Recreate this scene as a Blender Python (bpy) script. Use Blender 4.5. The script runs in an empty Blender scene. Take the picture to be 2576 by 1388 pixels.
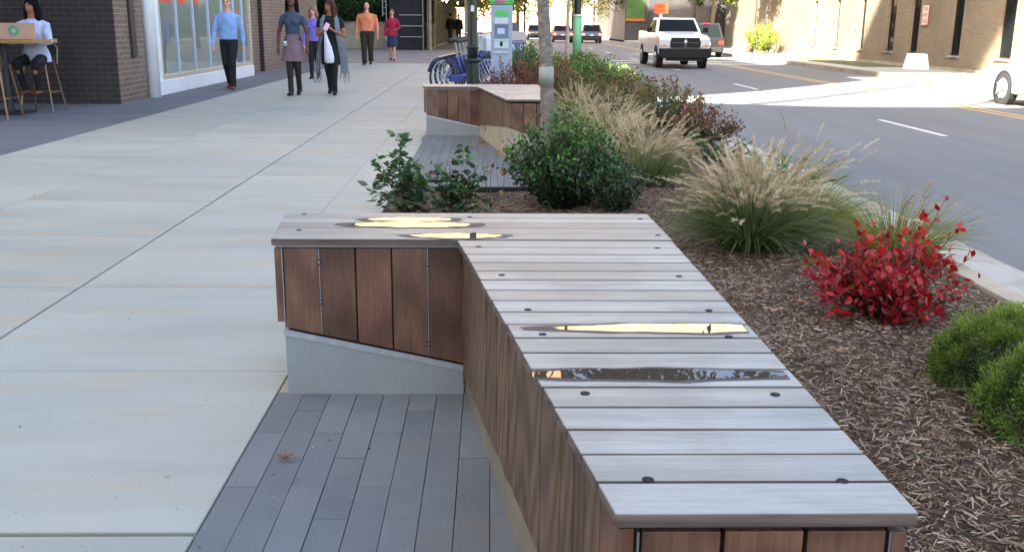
import bpy, bmesh, math, random
import numpy as np
from mathutils import Vector, Matrix
random.seed(7); RG = np.random.default_rng(11)
S = bpy.context.scene
COL = S.collection
PI = math.pi
# ------------------------------------------------------------------ camera
F_, W_, H_, HC = 2450.0, 2576.0, 1388.0, 1.13
def _basis(yaw, pitch, roll):
    y, p, r = map(math.radians, (yaw, pitch, roll))
    f = Vector((math.sin(y)*math.cos(p), math.cos(y)*math.cos(p), -math.sin(p)))
    r0 = Vector((math.cos(y), -math.sin(y), 0)); u0 = r0.cross(f)
    return math.cos(r)*r0 + math.sin(r)*u0, math.cos(r)*u0 - math.sin(r)*r0, f
RT, UP, FW = _basis(1.31, 14.5, 0.46)
def G(x, y, z=0.0):
    d = FW + RT*((x-W_/2)/F_) - UP*((y-H_/2)/F_)
    t = (z-HC)/d.z
    return Vector((d.x*t, d.y*t, z))
cam_d = bpy.data.cameras.new('camera'); cam = bpy.data.objects.new('camera', cam_d); COL.objects.link(cam)
cam_d.sensor_width = 36; cam_d.lens = 36*F_/W_; cam_d.clip_start = .05; cam_d.clip_end = 3000
m = Matrix((RT, UP, -FW)).transposed().to_4x4(); m.translation = Vector((0, 0, HC)); cam.matrix_world = m
S.camera = cam
# ------------------------------------------------------------------ materials
def rgb(r, g, b):
    f = lambda c: (c/255/12.92) if c/255 <= .04045 else ((c/255+.055)/1.055)**2.4
    return (f(r), f(g), f(b), 1)
def newmat(name):
    m = bpy.data.materials.new(name); m.use_nodes = True
    nt = m.node_tree; return m, nt, nt.nodes['Principled BSDF'], nt.nodes, nt.links
def ramp(N, stops):
    r = N.new('ShaderNodeValToRGB'); e = r.color_ramp.elements
    while len(e) < len(stops): e.new(.5)
    for k, (p, c) in zip(e, stops): k.position = p; k.color = c if len(c) == 4 else (*c, 1)
    return r
def mapping(N, L, scale=(1, 1, 1), coord='Object', off=None):
    t = N.new('ShaderNodeTexCoord'); mp = N.new('ShaderNodeMapping'); mp.inputs['Scale'].default_value = scale
    L.new(t.outputs[coord], mp.inputs['Vector'])
    if off is not None: L.new(off, mp.inputs['Location'])
    return mp.outputs['Vector']
def noise(N, L, vec, scale, detail=4, rough=.55):
    n = N.new('ShaderNodeTexNoise'); n.inputs['Scale'].default_value = scale; n.inputs['Detail'].default_value = detail
    n.inputs['Roughness'].default_value = rough; L.new(vec, n.inputs['Vector']); return n.outputs['Fac']
def mixc(N, L, fac, a, b, mode='MIX'):
    x = N.new('ShaderNodeMix'); x.data_type = 'RGBA'; x.blend_type = mode
    for s, v in ((x.inputs[0], fac), (x.inputs[6], a), (x.inputs[7], b)):
        if isinstance(v, (int, float)): s.default_value = v
        elif isinstance(v, tuple): s.default_value = v if len(v) == 4 else (*v, 1)
        else: L.new(v, s)
    return x.outputs[2]
def bump(N, L, P, h, strength=.3, dist=.01):
    b = N.new('ShaderNodeBump'); b.inputs['Strength'].default_value = strength; b.inputs['Distance'].default_value = dist
    L.new(h, b.inputs['Height']); L.new(b.outputs['Normal'], P.inputs['Normal'])
def sc(c, k): return (min(c[0]*k, 1), min(c[1]*k, 1), min(c[2]*k, 1), 1)
_MC = {}
def mat(name, c, rough=.6, var=.15, scale=8, metal=0, bmp=0, bscale=60, spec=None, coat=0, emit=None):
    if name in _MC: return _MC[name]
    m, nt, P, N, L = newmat(name)
    v = mapping(N, L)
    if var > 0:
        n = noise(N, L, v, scale); r = ramp(N, [(.3, sc(c, 1-var)), (.7, sc(c, 1+var))]); L.new(n, r.inputs[0]); L.new(r.outputs[0], P.inputs['Base Color'])
    else: P.inputs['Base Color'].default_value = c
    P.inputs['Roughness'].default_value = rough; P.inputs['Metallic'].default_value = metal
    if spec is not None: P.inputs['Specular IOR Level'].default_value = spec
    if coat: P.inputs['Coat Weight'].default_value = coat; P.inputs['Coat Roughness'].default_value = .05
    if bmp: bump(N, L, P, noise(N, L, v, bscale, 3), bmp, .01)
    if emit: P.inputs['Emission Color'].default_value = emit[0]; P.inputs['Emission Strength'].default_value = emit[1]
    _MC[name] = m; return m
def leafmat(name, cols, rough=.45, trans=.3, spec=.5):
    """colour picked per leaf through the face attribute 'rnd'"""
    m, nt, P, N, L = newmat(name)
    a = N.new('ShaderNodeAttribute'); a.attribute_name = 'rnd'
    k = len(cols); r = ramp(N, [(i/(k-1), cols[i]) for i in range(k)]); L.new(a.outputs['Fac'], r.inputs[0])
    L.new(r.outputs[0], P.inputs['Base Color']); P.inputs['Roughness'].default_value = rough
    P.inputs['Specular IOR Level'].default_value = spec
    if trans:
        t = N.new('ShaderNodeBsdfTranslucent'); L.new(r.outputs[0], t.inputs['Color'])
        x = N.new('ShaderNodeMixShader'); x.inputs[0].default_value = trans
        o = N['Material Output']; L.new(P.outputs[0], x.inputs[1]); L.new(t.outputs[0], x.inputs[2]); L.new(x.outputs[0], o.inputs['Surface'])
    return m
def attr_off(N, L, k=37.0):
    a = N.new('ShaderNodeAttribute'); a.attribute_name = 'rnd'
    c = N.new('ShaderNodeCombineXYZ'); q = N.new('ShaderNodeMath'); q.operation = 'MULTIPLY'; q.inputs[1].default_value = k
    L.new(a.outputs['Fac'], q.inputs[0])
    for i in range(3): L.new(q.outputs[0], c.inputs[i])
    return a.outputs['Fac'], c.outputs[0]
def woodmat(name, lo, hi, axis, rough=.55, spec=.5, stain=0.25, bs=.25, dark=None, tint=None, wv=.3, pr=((.80, .78, .76), (1.0, .99, .98), (1.08, 1.09, 1.1))):
    """grain stretched along axis; each board shifts tone and grain by its own 'rnd'"""
    m, nt, P, N, L = newmat(name)
    fac, off = attr_off(N, L)
    s = [34, 34, 34]; s[axis] = 2.6
    v = mapping(N, L, tuple(s), off=off)
    g = noise(N, L, v, 3.0, 6, .65)
    s2 = [70, 70, 70]; s2[axis] = 3
    v2 = mapping(N, L, tuple(s2), off=off); g2 = noise(N, L, v2, 3.5, 4, .7)
    s3 = [9, 9, 9]; s3[axis] = 1.6
    v3 = mapping(N, L, tuple(s3), off=off)
    w = N.new('ShaderNodeTexWave'); w.wave_type = 'RINGS'; w.inputs['Scale'].default_value = 1.1; w.inputs['Distortion'].default_value = 5.5
    w.inputs['Detail'].default_value = 3; w.inputs['Detail Scale'].default_value = .8; L.new(v3, w.inputs['Vector'])
    r = ramp(N, [(.25, lo), (.75, hi)]); L.new(g, r.inputs[0])
    c = mixc(N, L, wv, r.outputs[0], w.outputs['Color'], 'SOFT_LIGHT')
    r2 = ramp(N, [(.35, (.72, .72, .72)), (.6, (1.06, 1.06, 1.06))]); L.new(g2, r2.inputs[0])
    c = mixc(N, L, .5, c, r2.outputs[0], 'MULTIPLY')
    r3 = ramp(N, [(0, pr[0]), (.3, pr[1]), (.65, pr[2]), (1, tint or (.9, .86, .84))]); L.new(fac, r3.inputs[0])
    c = mixc(N, L, 1.0, c, r3.outputs[0], 'MULTIPLY')
    vb = mapping(N, L); nb = noise(N, L, vb, 3.2, 5, .6)
    r4 = ramp(N, [(.36, (1-stain, 1-stain, 1-stain)), (.62, (1, 1, 1))]); L.new(nb, r4.inputs[0])
    c = mixc(N, L, 1.0, c, r4.outputs[0], 'MULTIPLY')
    L.new(c, P.inputs['Base Color']); P.inputs['Roughness'].default_value = rough; P.inputs['Specular IOR Level'].default_value = spec
    bump(N, L, P, g2, bs, .002)
    return m
M_top = woodmat('weathered_grey_wood', rgb(144, 145, 138), rgb(164, 166, 159), 0, .52, .35, .2, tint=(.90, .86, .82), wv=.12)
M_edge = woodmat('board_edge_wood', rgb(90, 78, 70), rgb(116, 102, 92), 0, .6, .4, .2)
M_clad = woodmat('brown_hardwood', rgb(94, 66, 52), rgb(122, 90, 72), 2, .5, .4, .3, tint=(1.28, 1.2, 1.12), wv=.26, pr=((.72, .66, .62), (.92, .9, .88), (1.12, 1.12, 1.1)))
M_clad2 = woodmat('weathered_side_slats', rgb(92, 71, 55), rgb(116, 95, 76), 2, .6, .3, .15, tint=(1.15, 1.08, .98))

def concrete(name, c1, c2, stainc, streak=(1, 1, 1), rough=.85, per=.0, spec=.3):
    m, nt, P, N, L = newmat(name)
    fac, off = attr_off(N, L, 13)
    v = mapping(N, L, (1, 1, 1)); vs = mapping(N, L, streak, off=off)
    n1 = noise(N, L, vs, 1.3, 7, .62); r = ramp(N, [(.28, c1), (.72, c2)]); L.new(n1, r.inputs[0])
    n2 = noise(N, L, v, 160, 3, .7); r2 = ramp(N, [(.3, (.82, .82, .82)), (.65, (1.06, 1.06, 1.06))]); L.new(n2, r2.inputs[0])
    c = mixc(N, L, .6, r.outputs[0], r2.outputs[0], 'MULTIPLY')
    n3 = noise(N, L, vs, 2.2, 6, .6); r3 = ramp(N, [(.53, (0, 0, 0)), (.68, (1, 1, 1))]); L.new(n3, r3.inputs[0])
    q = N.new('ShaderNodeMath'); q.operation = 'MULTIPLY'; q.inputs[1].default_value = .45; L.new(r3.outputs[0], q.inputs[0])
    c = mixc(N, L, q.outputs[0], c, stainc)
    n5 = noise(N, L, v, .55, 5, .6); r5_ = ramp(N, [(.35, (.95, .98, 1.0)), (.65, (1.04, 1.01, .95))]); L.new(n5, r5_.inputs[0]); c = mixc(N, L, 1, c, r5_.outputs[0], 'MULTIPLY')
    n4 = noise(N, L, v, 38, 2, .5); r4 = ramp(N, [(.24, (.55, .53, .5)), (.27, (1, 1, 1))]); L.new(n4, r4.inputs[0])
    c = mixc(N, L, .8, c, r4.outputs[0], 'MULTIPLY')
    if per:
        r5 = ramp(N, [(0, (1-per,)*3), (1, (1+per,)*3)]); L.new(fac, r5.inputs[0]); c = mixc(N, L, 1, c, r5.outputs[0], 'MULTIPLY')
    L.new(c, P.inputs['Base Color']); P.inputs['Roughness'].default_value = rough; P.inputs['Specular IOR Level'].default_value = spec
    bump(N, L, P, n2, .25, .003)
    return m
M_side = concrete('pale_broomed_concrete', rgb(146, 149, 140), rgb(168, 170, 160), rgb(168, 148, 118), (.55, 2.4, 1), per=.045, rough=.7, spec=.5)
M_paver = concrete('blue_grey_paver', rgb(98, 102, 103), rgb(121, 125, 126), rgb(118, 110, 100), (1, 1, 1), per=.06)
M_pour = concrete('cast_concrete', rgb(130, 136, 136), rgb(156, 162, 162), rgb(140, 134, 120), (1, 1, 1))
M_foot = concrete('weathered_tan_concrete', rgb(112, 106, 92), rgb(138, 132, 116), rgb(104, 96, 82))
M_tan = concrete('tan_concrete', rgb(150, 140, 122), rgb(178, 168, 148), rgb(130, 118, 100))
M_strip = concrete('dark_paving', rgb(92, 94, 99), rgb(110, 112, 118), rgb(112, 106, 100), (.6, 2, 1))
M_road = concrete('asphalt', rgb(102, 104, 105), rgb(116, 118, 119), rgb(104, 104, 106), (1.6, .12, 1), rough=.8)
M_gutter = concrete('dirty_gutter_concrete', rgb(150, 146, 138), rgb(182, 178, 170), rgb(120, 108, 96), (1, 1, 1))
def brickmat(name, c1, c2, mortar, bw=.2, bh=.065, ms=.012, rough=.7, bmp=.6, msmooth=.1):
    m, nt, P, N, L = newmat(name)
    t = N.new('ShaderNodeTexCoord'); s = N.new('ShaderNodeSeparateXYZ'); L.new(t.outputs['Object'], s.inputs[0])
    ad = N.new('ShaderNodeMath'); ad.operation = 'ADD'; L.new(s.outputs[0], ad.inputs[0]); L.new(s.outputs[1], ad.inputs[1])
    c = N.new('ShaderNodeCombineXYZ'); L.new(ad.outputs[0], c.inputs[0]); L.new(s.outputs[2], c.inputs[1])
    b = N.new('ShaderNodeTexBrick'); L.new(c.outputs[0], b.inputs['Vector']); b.inputs['Scale'].default_value = 1
    b.inputs['Brick Width'].default_value = bw; b.inputs['Row Height'].default_value = bh; b.inputs['Mortar Size'].default_value = ms/2
    b.inputs['Mortar Smooth'].default_value = msmooth
    b.inputs['Color1'].default_value = c1; b.inputs['Color2'].default_value = c2; b.inputs['Mortar'].default_value = mortar
    v = mapping(N, L); n = noise(N, L, v, 25, 4); r = ramp(N, [(.3, (.8, .8, .8)), (.7, (1.12, 1.12, 1.12))]); L.new(n, r.inputs[0])
    cc = mixc(N, L, .8, b.outputs['Color'], r.outputs[0], 'MULTIPLY')
    n2 = noise(N, L, v, .5, 4); r2 = ramp(N, [(.35, (.85, .84, .82)), (.65, (1.08, 1.07, 1.05))]); L.new(n2, r2.inputs[0])
    cc = mixc(N, L, 1, cc, r2.outputs[0], 'MULTIPLY')
    L.new(cc, P.inputs['Base Color']); P.inputs['Roughness'].default_value = rough
    q = N.new('ShaderNodeMath'); q.operation = 'SUBTRACT'; q.inputs[0].default_value = 1; L.new(b.outputs['Fac'], q.inputs[1])
    bump(N, L, P, q.outputs[0], bmp, .006)
    return m
M_bdark = brickmat('dark_brick', rgb(36, 31, 32), rgb(48, 41, 41), rgb(66, 67, 70), .21, .072, .010, .6)
M_bbrown = brickmat('brown_brick', rgb(108, 88, 76), rgb(126, 104, 90), rgb(156, 142, 126), .21, .072, .013)
M_btan = brickmat('tan_brick_wall', rgb(124, 109, 90), rgb(138, 122, 101), rgb(142, 128, 108), .2, .066, .01)
M_bfar = brickmat('charcoal_brick', rgb(62, 58, 58), rgb(74, 70, 70), rgb(84, 82, 80), .22, .07, .01)
M_white = mat('white_paint', (.86, .87, .87, 1), .45, .05, 5)
M_cream = mat('cream_stone', rgb(204, 168, 122), .8, .1, .4)
M_black = mat('black_rubber', (.02, .02, .02, 1), .6, .1)
M_gap = mat('dark_gap', (.012, .012, .014, 1), .9, 0)
M_steel = mat('brushed_steel', (.45, .46, .48, 1), .35, .1, 30, metal=.9)
M_galv = mat('galvanised_flashing', (.42, .44, .46, 1), .45, .15, 30, metal=.5)
M_dkmetal = mat('dark_metal', (.04, .04, .045, 1), .45, .1, 20, metal=.5)
M_carglass_rear = None
def glassmat(name, c=(.02, .025, .03, 1), rough=.03, ior=1.6):
    m, nt, P, N, L = newmat(name); P.inputs['Base Color'].default_value = c; P.inputs['Roughness'].default_value = rough
    P.inputs['IOR'].default_value = ior; P.inputs['Specular IOR Level'].default_value = .8
    return m
M_glass = glassmat('pale_window_glass', (.24, .28, .23, 1), .02, 1.8)  # pale green base paints in the brightness of street reflections
M_carglass = glassmat('car_glass', (.010, .013, .013, 1), .08, 1.2)
M_carglass.node_tree.nodes['Principled BSDF'].inputs['Specular IOR Level'].default_value = .35
# ------------------------------------------------------------------ mesh helpers
def tag(o, label=None, cat=None, group=None, kind=None):
    if label: o['label'] = label
    if cat: o['category'] = cat
    if group: o['group'] = group
    if kind: o['kind'] = kind
    return o
def empty(name, loc=(0, 0, 0), rz=0, label=None, cat=None, group=None, scale=1):
    o = bpy.data.objects.new(name, None); COL.objects.link(o); o.location = loc; o.rotation_euler = (0, 0, rz); o.empty_display_size = .2
    o.scale = (scale,)*3 if not isinstance(scale, tuple) else scale
    return tag(o, label, cat, group)
class MB:
    def __init__(s): s.v = []; s.f = []; s.m = []; s.r = []; s.M = None
    def add(s, vs, fs, mi=0, r=None):
        if s.M is not None: vs = [s.M @ Vector(p) for p in vs]
        b = len(s.v); s.v += [tuple(p) for p in vs]; r = random.random() if r is None else r
        for f in fs: s.f.append(tuple(b+i for i in f)); s.m.append(mi); s.r.append(r)
        return s
    def box(s, x0, x1, y0, y1, z0, z1, mi=0, r=None, mtop=None):
        vs = [(x0, y0, z0), (x1, y0, z0), (x1, y1, z0), (x0, y1, z0), (x0, y0, z1), (x1, y0, z1), (x1, y1, z1), (x0, y1, z1)]
        r = random.random() if r is None else r
        fs = [(0, 3, 2, 1), (0, 1, 5, 4), (1, 2, 6, 5), (2, 3, 7, 6), (3, 0, 4, 7)]
        s.add(vs, fs+[(4, 5, 6, 7)], mi, r)
        if mtop is not None: s.m[-1] = mtop
        return s
    def poly(s, pts, z0, z1, mi=0, r=None, mtop=None):
        """vertical prism over a plan polygon; z1 may be a list (sloping top)"""
        n = len(pts); zt = z1 if isinstance(z1, (list, tuple)) else [z1]*n; zb = z0 if isinstance(z0, (list, tuple)) else [z0]*n
        vs = [(p[0], p[1], zb[i]) for i, p in enumerate(pts)] + [(p[0], p[1], zt[i]) for i, p in enumerate(pts)]
        fs = [tuple(range(n))[::-1]] + [(i, (i+1) % n, n+(i+1) % n, n+i) for i in range(n)] + [tuple(range(n, 2*n))]
        s.add(vs, fs, mi, r)
        if mtop is not None: s.m[-1] = mtop
        return s
    def prism(s, prof, x0, x1, mi=0, r=None, axis='x'):
        """profile in (y,z) extruded along x (or (x,z) along y)"""
        n = len(prof)
        if axis == 'x': vs = [(x0, a, b) for a, b in prof] + [(x1, a, b) for a, b in prof]
        else: vs = [(a, x0, b) for a, b in prof] + [(a, x1, b) for a, b in prof]
        fs = [tuple(range(n)), tuple(range(n, 2*n))[::-1]] + [(i, n+i, n+(i+1) % n, (i+1) % n) for i in range(n)]
        return s.add(vs, fs, mi, r)
    def tube(s, pts, rad, n=8, mi=0, cap=True, r=None):
        pts = [Vector(p) for p in pts]; k = len(pts)
        rad = rad if isinstance(rad, (list, tuple)) else [rad]*k
        ref = None; vs = []; fs = []
        for i, p in enumerate(pts):
            d = (pts[min(i+1, k-1)] - pts[max(i-1, 0)])
            d = d.normalized() if d.length > 1e-9 else Vector((0, 0, 1))
            if ref is None: ref = Vector((1, 0, 0)) if abs(d.x) < .8 else Vector((0, 1, 0))
            a = (ref - d*ref.dot(d)).normalized(); b = d.cross(a); ref = a
            rr = rad[i]; ra, rb = rr if isinstance(rr, tuple) else (rr, rr)
            for j in range(n):
                t = 2*PI*j/n; vs.append(p + a*math.cos(t)*ra + b*math.sin(t)*rb)
        for i in range(k-1):
            for j in range(n): fs.append((i*n+j, i*n+(j+1) % n, (i+1)*n+(j+1) % n, (i+1)*n+j))
        if cap: fs.append(tuple(range(n))[::-1]); fs.append(tuple(range((k-1)*n, k*n)))
        return s.add(vs, fs, mi, r)
    def ell(s, c, rx, ry, rz, n=14, mi=0, R=None):
        vs = []; fs = []; k = n//2+1
        for i in range(k):
            ph = -PI/2 + PI*i/(k-1)
            for j in range(n):
                t = 2*PI*j/n; p = Vector((rx*math.cos(ph)*math.cos(t), ry*math.cos(ph)*math.sin(t), rz*math.sin(ph)))
                if R is not None: p = R @ p
                vs.append(Vector(c)+p)
        for i in range(k-1):
            for j in range(n): fs.append((i*n+j, i*n+(j+1) % n, (i+1)*n+(j+1) % n, (i+1)*n+j))
        return s.add(vs, fs, mi)
    def loft(s, rings, n=20, mi=0, p=2.0):
        """rings: (z, cx, cy, rx, ry)"""
        vs = []; fs = []
        for (z, cx, cy, rx, ry) in rings:
            for j in range(n):
                t = 2*PI*j/n; c, q = math.cos(t), math.sin(t)
                vs.append((cx+rx*math.copysign(abs(c)**(2/p), c), cy+ry*math.copysign(abs(q)**(2/p), q), z))
        k = len(rings)
        for i in range(k-1):
            for j in range(n): fs.append((i*n+j, i*n+(j+1) % n, (i+1)*n+(j+1) % n, (i+1)*n+j))
        fs.append(tuple(range(n))[::-1]); fs.append(tuple(range((k-1)*n, k*n)))
        return s.add(vs, fs, mi)
    def disc(s, c, r, n=16, mi=0, nrm='z', rb=None):
        rb = rb or r; vs = []
        for j in range(n):
            t = 2*PI*j/n; a, b = r*math.cos(t), rb*math.sin(t)
            vs.append((c[0]+a, c[1]+b, c[2]) if nrm == 'z' else ((c[0]+a, c[1], c[2]+b) if nrm == 'y' else (c[0], c[1]+a, c[2]+b)))
        return s.add(vs, [tuple(range(n))], mi)
    def build(s, name, mats, parent=None, smooth=False, bevel=0, seg=2, fixn=True):
        me = bpy.data.meshes.new(name); me.from_pydata(s.v, [], s.f)
        mats = mats if isinstance(mats, (list, tuple)) else [mats]
        for x in mats: me.materials.append(x)
        me.polygons.foreach_set('material_index', s.m)
        a = me.attributes.new('rnd', 'FLOAT', 'FACE'); a.data.foreach_set('value', s.r)
        if fixn:
            bm = bmesh.new(); bm.from_mesh(me); bmesh.ops.recalc_face_normals(bm, faces=bm.faces); bm.to_mesh(me); bm.free()
        me.validate(); me.update()
        if smooth: me.shade_smooth()
        o = bpy.data.objects.new(name, me); COL.objects.link(o)
        if parent is not None: o.parent = parent
        if bevel:
            b = o.modifiers.new('bevel', 'BEVEL'); b.width = bevel; b.segments = seg; b.limit_method = 'ANGLE'; b.angle_limit = math.radians(35)
        return o
def struct(o): o['kind'] = 'structure'; return o
def bake(o):
    dg = bpy.context.evaluated_depsgraph_get(); me = bpy.data.meshes.new_from_object(o.evaluated_get(dg))
    o.modifiers.clear(); o.data = me; return o
def remesh(mb, name, mats, parent, vox=.012, sm=4):
    o = mb.build(name, mats, parent)
    r = o.modifiers.new('r', 'REMESH'); r.mode = 'VOXEL'; r.voxel_size = vox; r.use_smooth_shade = True
    if sm: q = o.modifiers.new('s', 'SMOOTH'); q.factor = .5; q.iterations = sm
    pr = o.parent; o.parent = None; bake(o); o.parent = pr
    o.data.shade_smooth(); o.data.materials.clear()
    for x in (mats if isinstance(mats, (list, tuple)) else [mats]): o.data.materials.append(x)
    o.data.polygons.foreach_set('material_index', [0]*len(o.data.polygons))
    return o
def copy_tree(o, parent=None):
    c = o.copy(); COL.objects.link(c); c.parent = parent
    for ch in list(o.children): copy_tree(ch, c)
    return c
def text(body, size, loc, rot, material, parent, name='lettering', extrude=.001, align='CENTER', sx=1):
    cu = bpy.data.curves.new(name, 'FONT'); cu.body = body; cu.size = size; cu.extrude = extrude; cu.align_x = align; cu.align_y = 'CENTER'
    o = bpy.data.objects.new(name, cu); COL.objects.link(o)
    dg = bpy.context.evaluated_depsgraph_get(); me = bpy.data.meshes.new_from_object(o.evaluated_get(dg))
    bpy.data.objects.remove(o); o = bpy.data.objects.new(name, me); COL.objects.link(o)
    me.materials.clear(); me.materials.append(material); o.parent = parent; o.location = loc; o.rotation_euler = rot; o.scale = (sx, 1, 1)
    return o
# ---- fast foliage
def np_mesh(name, V, F, rnd, mats, parent=None, smooth=False):
    me = bpy.data.meshes.new(name); nv = len(V); k = F.shape[1]; nf = len(F)
    me.vertices.add(nv); me.vertices.foreach_set('co', V.astype(np.float32).ravel())
    me.loops.add(nf*k); me.loops.foreach_set('vertex_index', F.astype(np.int32).ravel())
    me.polygons.add(nf); me.polygons.foreach_set('loop_start', np.arange(0, nf*k, k, dtype=np.int32))
    me.update(calc_edges=True)
    a = me.attributes.new('rnd', 'FLOAT', 'FACE'); a.data.foreach_set('value', rnd.astype(np.float32))
    for x in (mats if isinstance(mats, (list, tuple)) else [mats]): me.materials.append(x)
    if smooth: me.shade_smooth()
    o = bpy.data.objects.new(name, me); COL.objects.link(o)
    if parent is not None: o.parent = parent
    return o
def unit(a): return a/np.maximum(np.linalg.norm(a, axis=-1, keepdims=True), 1e-9)
def rdir(n): return unit(RG.normal(size=(n, 3)))
def leaves(name, P, D, L, Wd, rnd, m, parent=None, fold=.25, droop=.15, hi=False):
    """folded pointed leaves at P growing along D"""
    n = len(P); D = unit(D); s = unit(np.cross(D, rdir(n))); nr = np.cross(s, D)
    L = np.broadcast_to(L, (n,))[:, None]; Wd = np.broadcast_to(Wd, (n,))[:, None]
    if hi:
        pt = lambda a, w, z: P + D*L*a + s*Wd*w + nr*(Wd*z - L*droop*a*a)
        V = np.stack([pt(0, 0, 0), pt(.28, .40, .12), pt(.62, .42, .12), pt(1, 0, 0), pt(.62, -.42, .12), pt(.28, -.40, .12), pt(.48, 0, -.04)], 1).reshape(-1, 3); i = np.arange(n)[:, None]*7
        F = np.concatenate([i+np.array([[6, a, (a+1) % 6]]) for a in range(6)], 1).reshape(-1, 3)
        return np_mesh(name, V, F, np.repeat(rnd, 6), m, parent)
    b = P; m1 = P + D*L*.45 - nr*L*.04; t = P + D*L - nr*L*droop
    l = P + D*L*.42 + s*Wd*.5 + nr*Wd*fold; r = P + D*L*.42 - s*Wd*.5 + nr*Wd*fold
    V = np.stack([b, l, m1, t, r], 1).reshape(-1, 3); i = np.arange(n)[:, None]*5
    F = np.concatenate([i+np.array([[0, 1, 2]]), i+np.array([[1, 3, 2]]), i+np.array([[0, 2, 4]]), i+np.array([[4, 2, 3]])], 1).reshape(-1, 3)
    return np_mesh(name, V, F, np.repeat(rnd, 4), m, parent)
def blades(P, D, L, wd, curve, seg=5, side=None):
    """arching ribbons; returns V,F"""
    n = len(P); h = unit(np.stack([D[:, 0], D[:, 1], np.zeros(n)], 1)+1e-6)
    s = unit(np.cross(D, np.array([0, 0, 1.]))+rdir(n)*.5) if side is None else side
    L = np.broadcast_to(L, (n,))[:, None]; wd = np.broadcast_to(wd, (n,))[:, None]; curve = np.broadcast_to(curve, (n,))[:, None]
    rows = []
    for k in range(seg+1):
        t = k/seg; c = P + D*L*t + h*L*curve*t*t*.6 - np.array([0, 0, 1.])*L*curve*t*t
        w = wd*(1-t**1.5)*.5+wd*.04
        rows.append(c-s*w); rows.append(c+s*w)
    V = np.stack(rows, 1).reshape(-1, 3); kk = 2*(seg+1); i = np.arange(n)[:, None]*kk
    F = np.concatenate([i+np.array([[2*k, 2*k+1, 2*k+3, 2*k+2]]) for k in range(seg)], 1).reshape(-1, 4)
    return V, F
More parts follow.
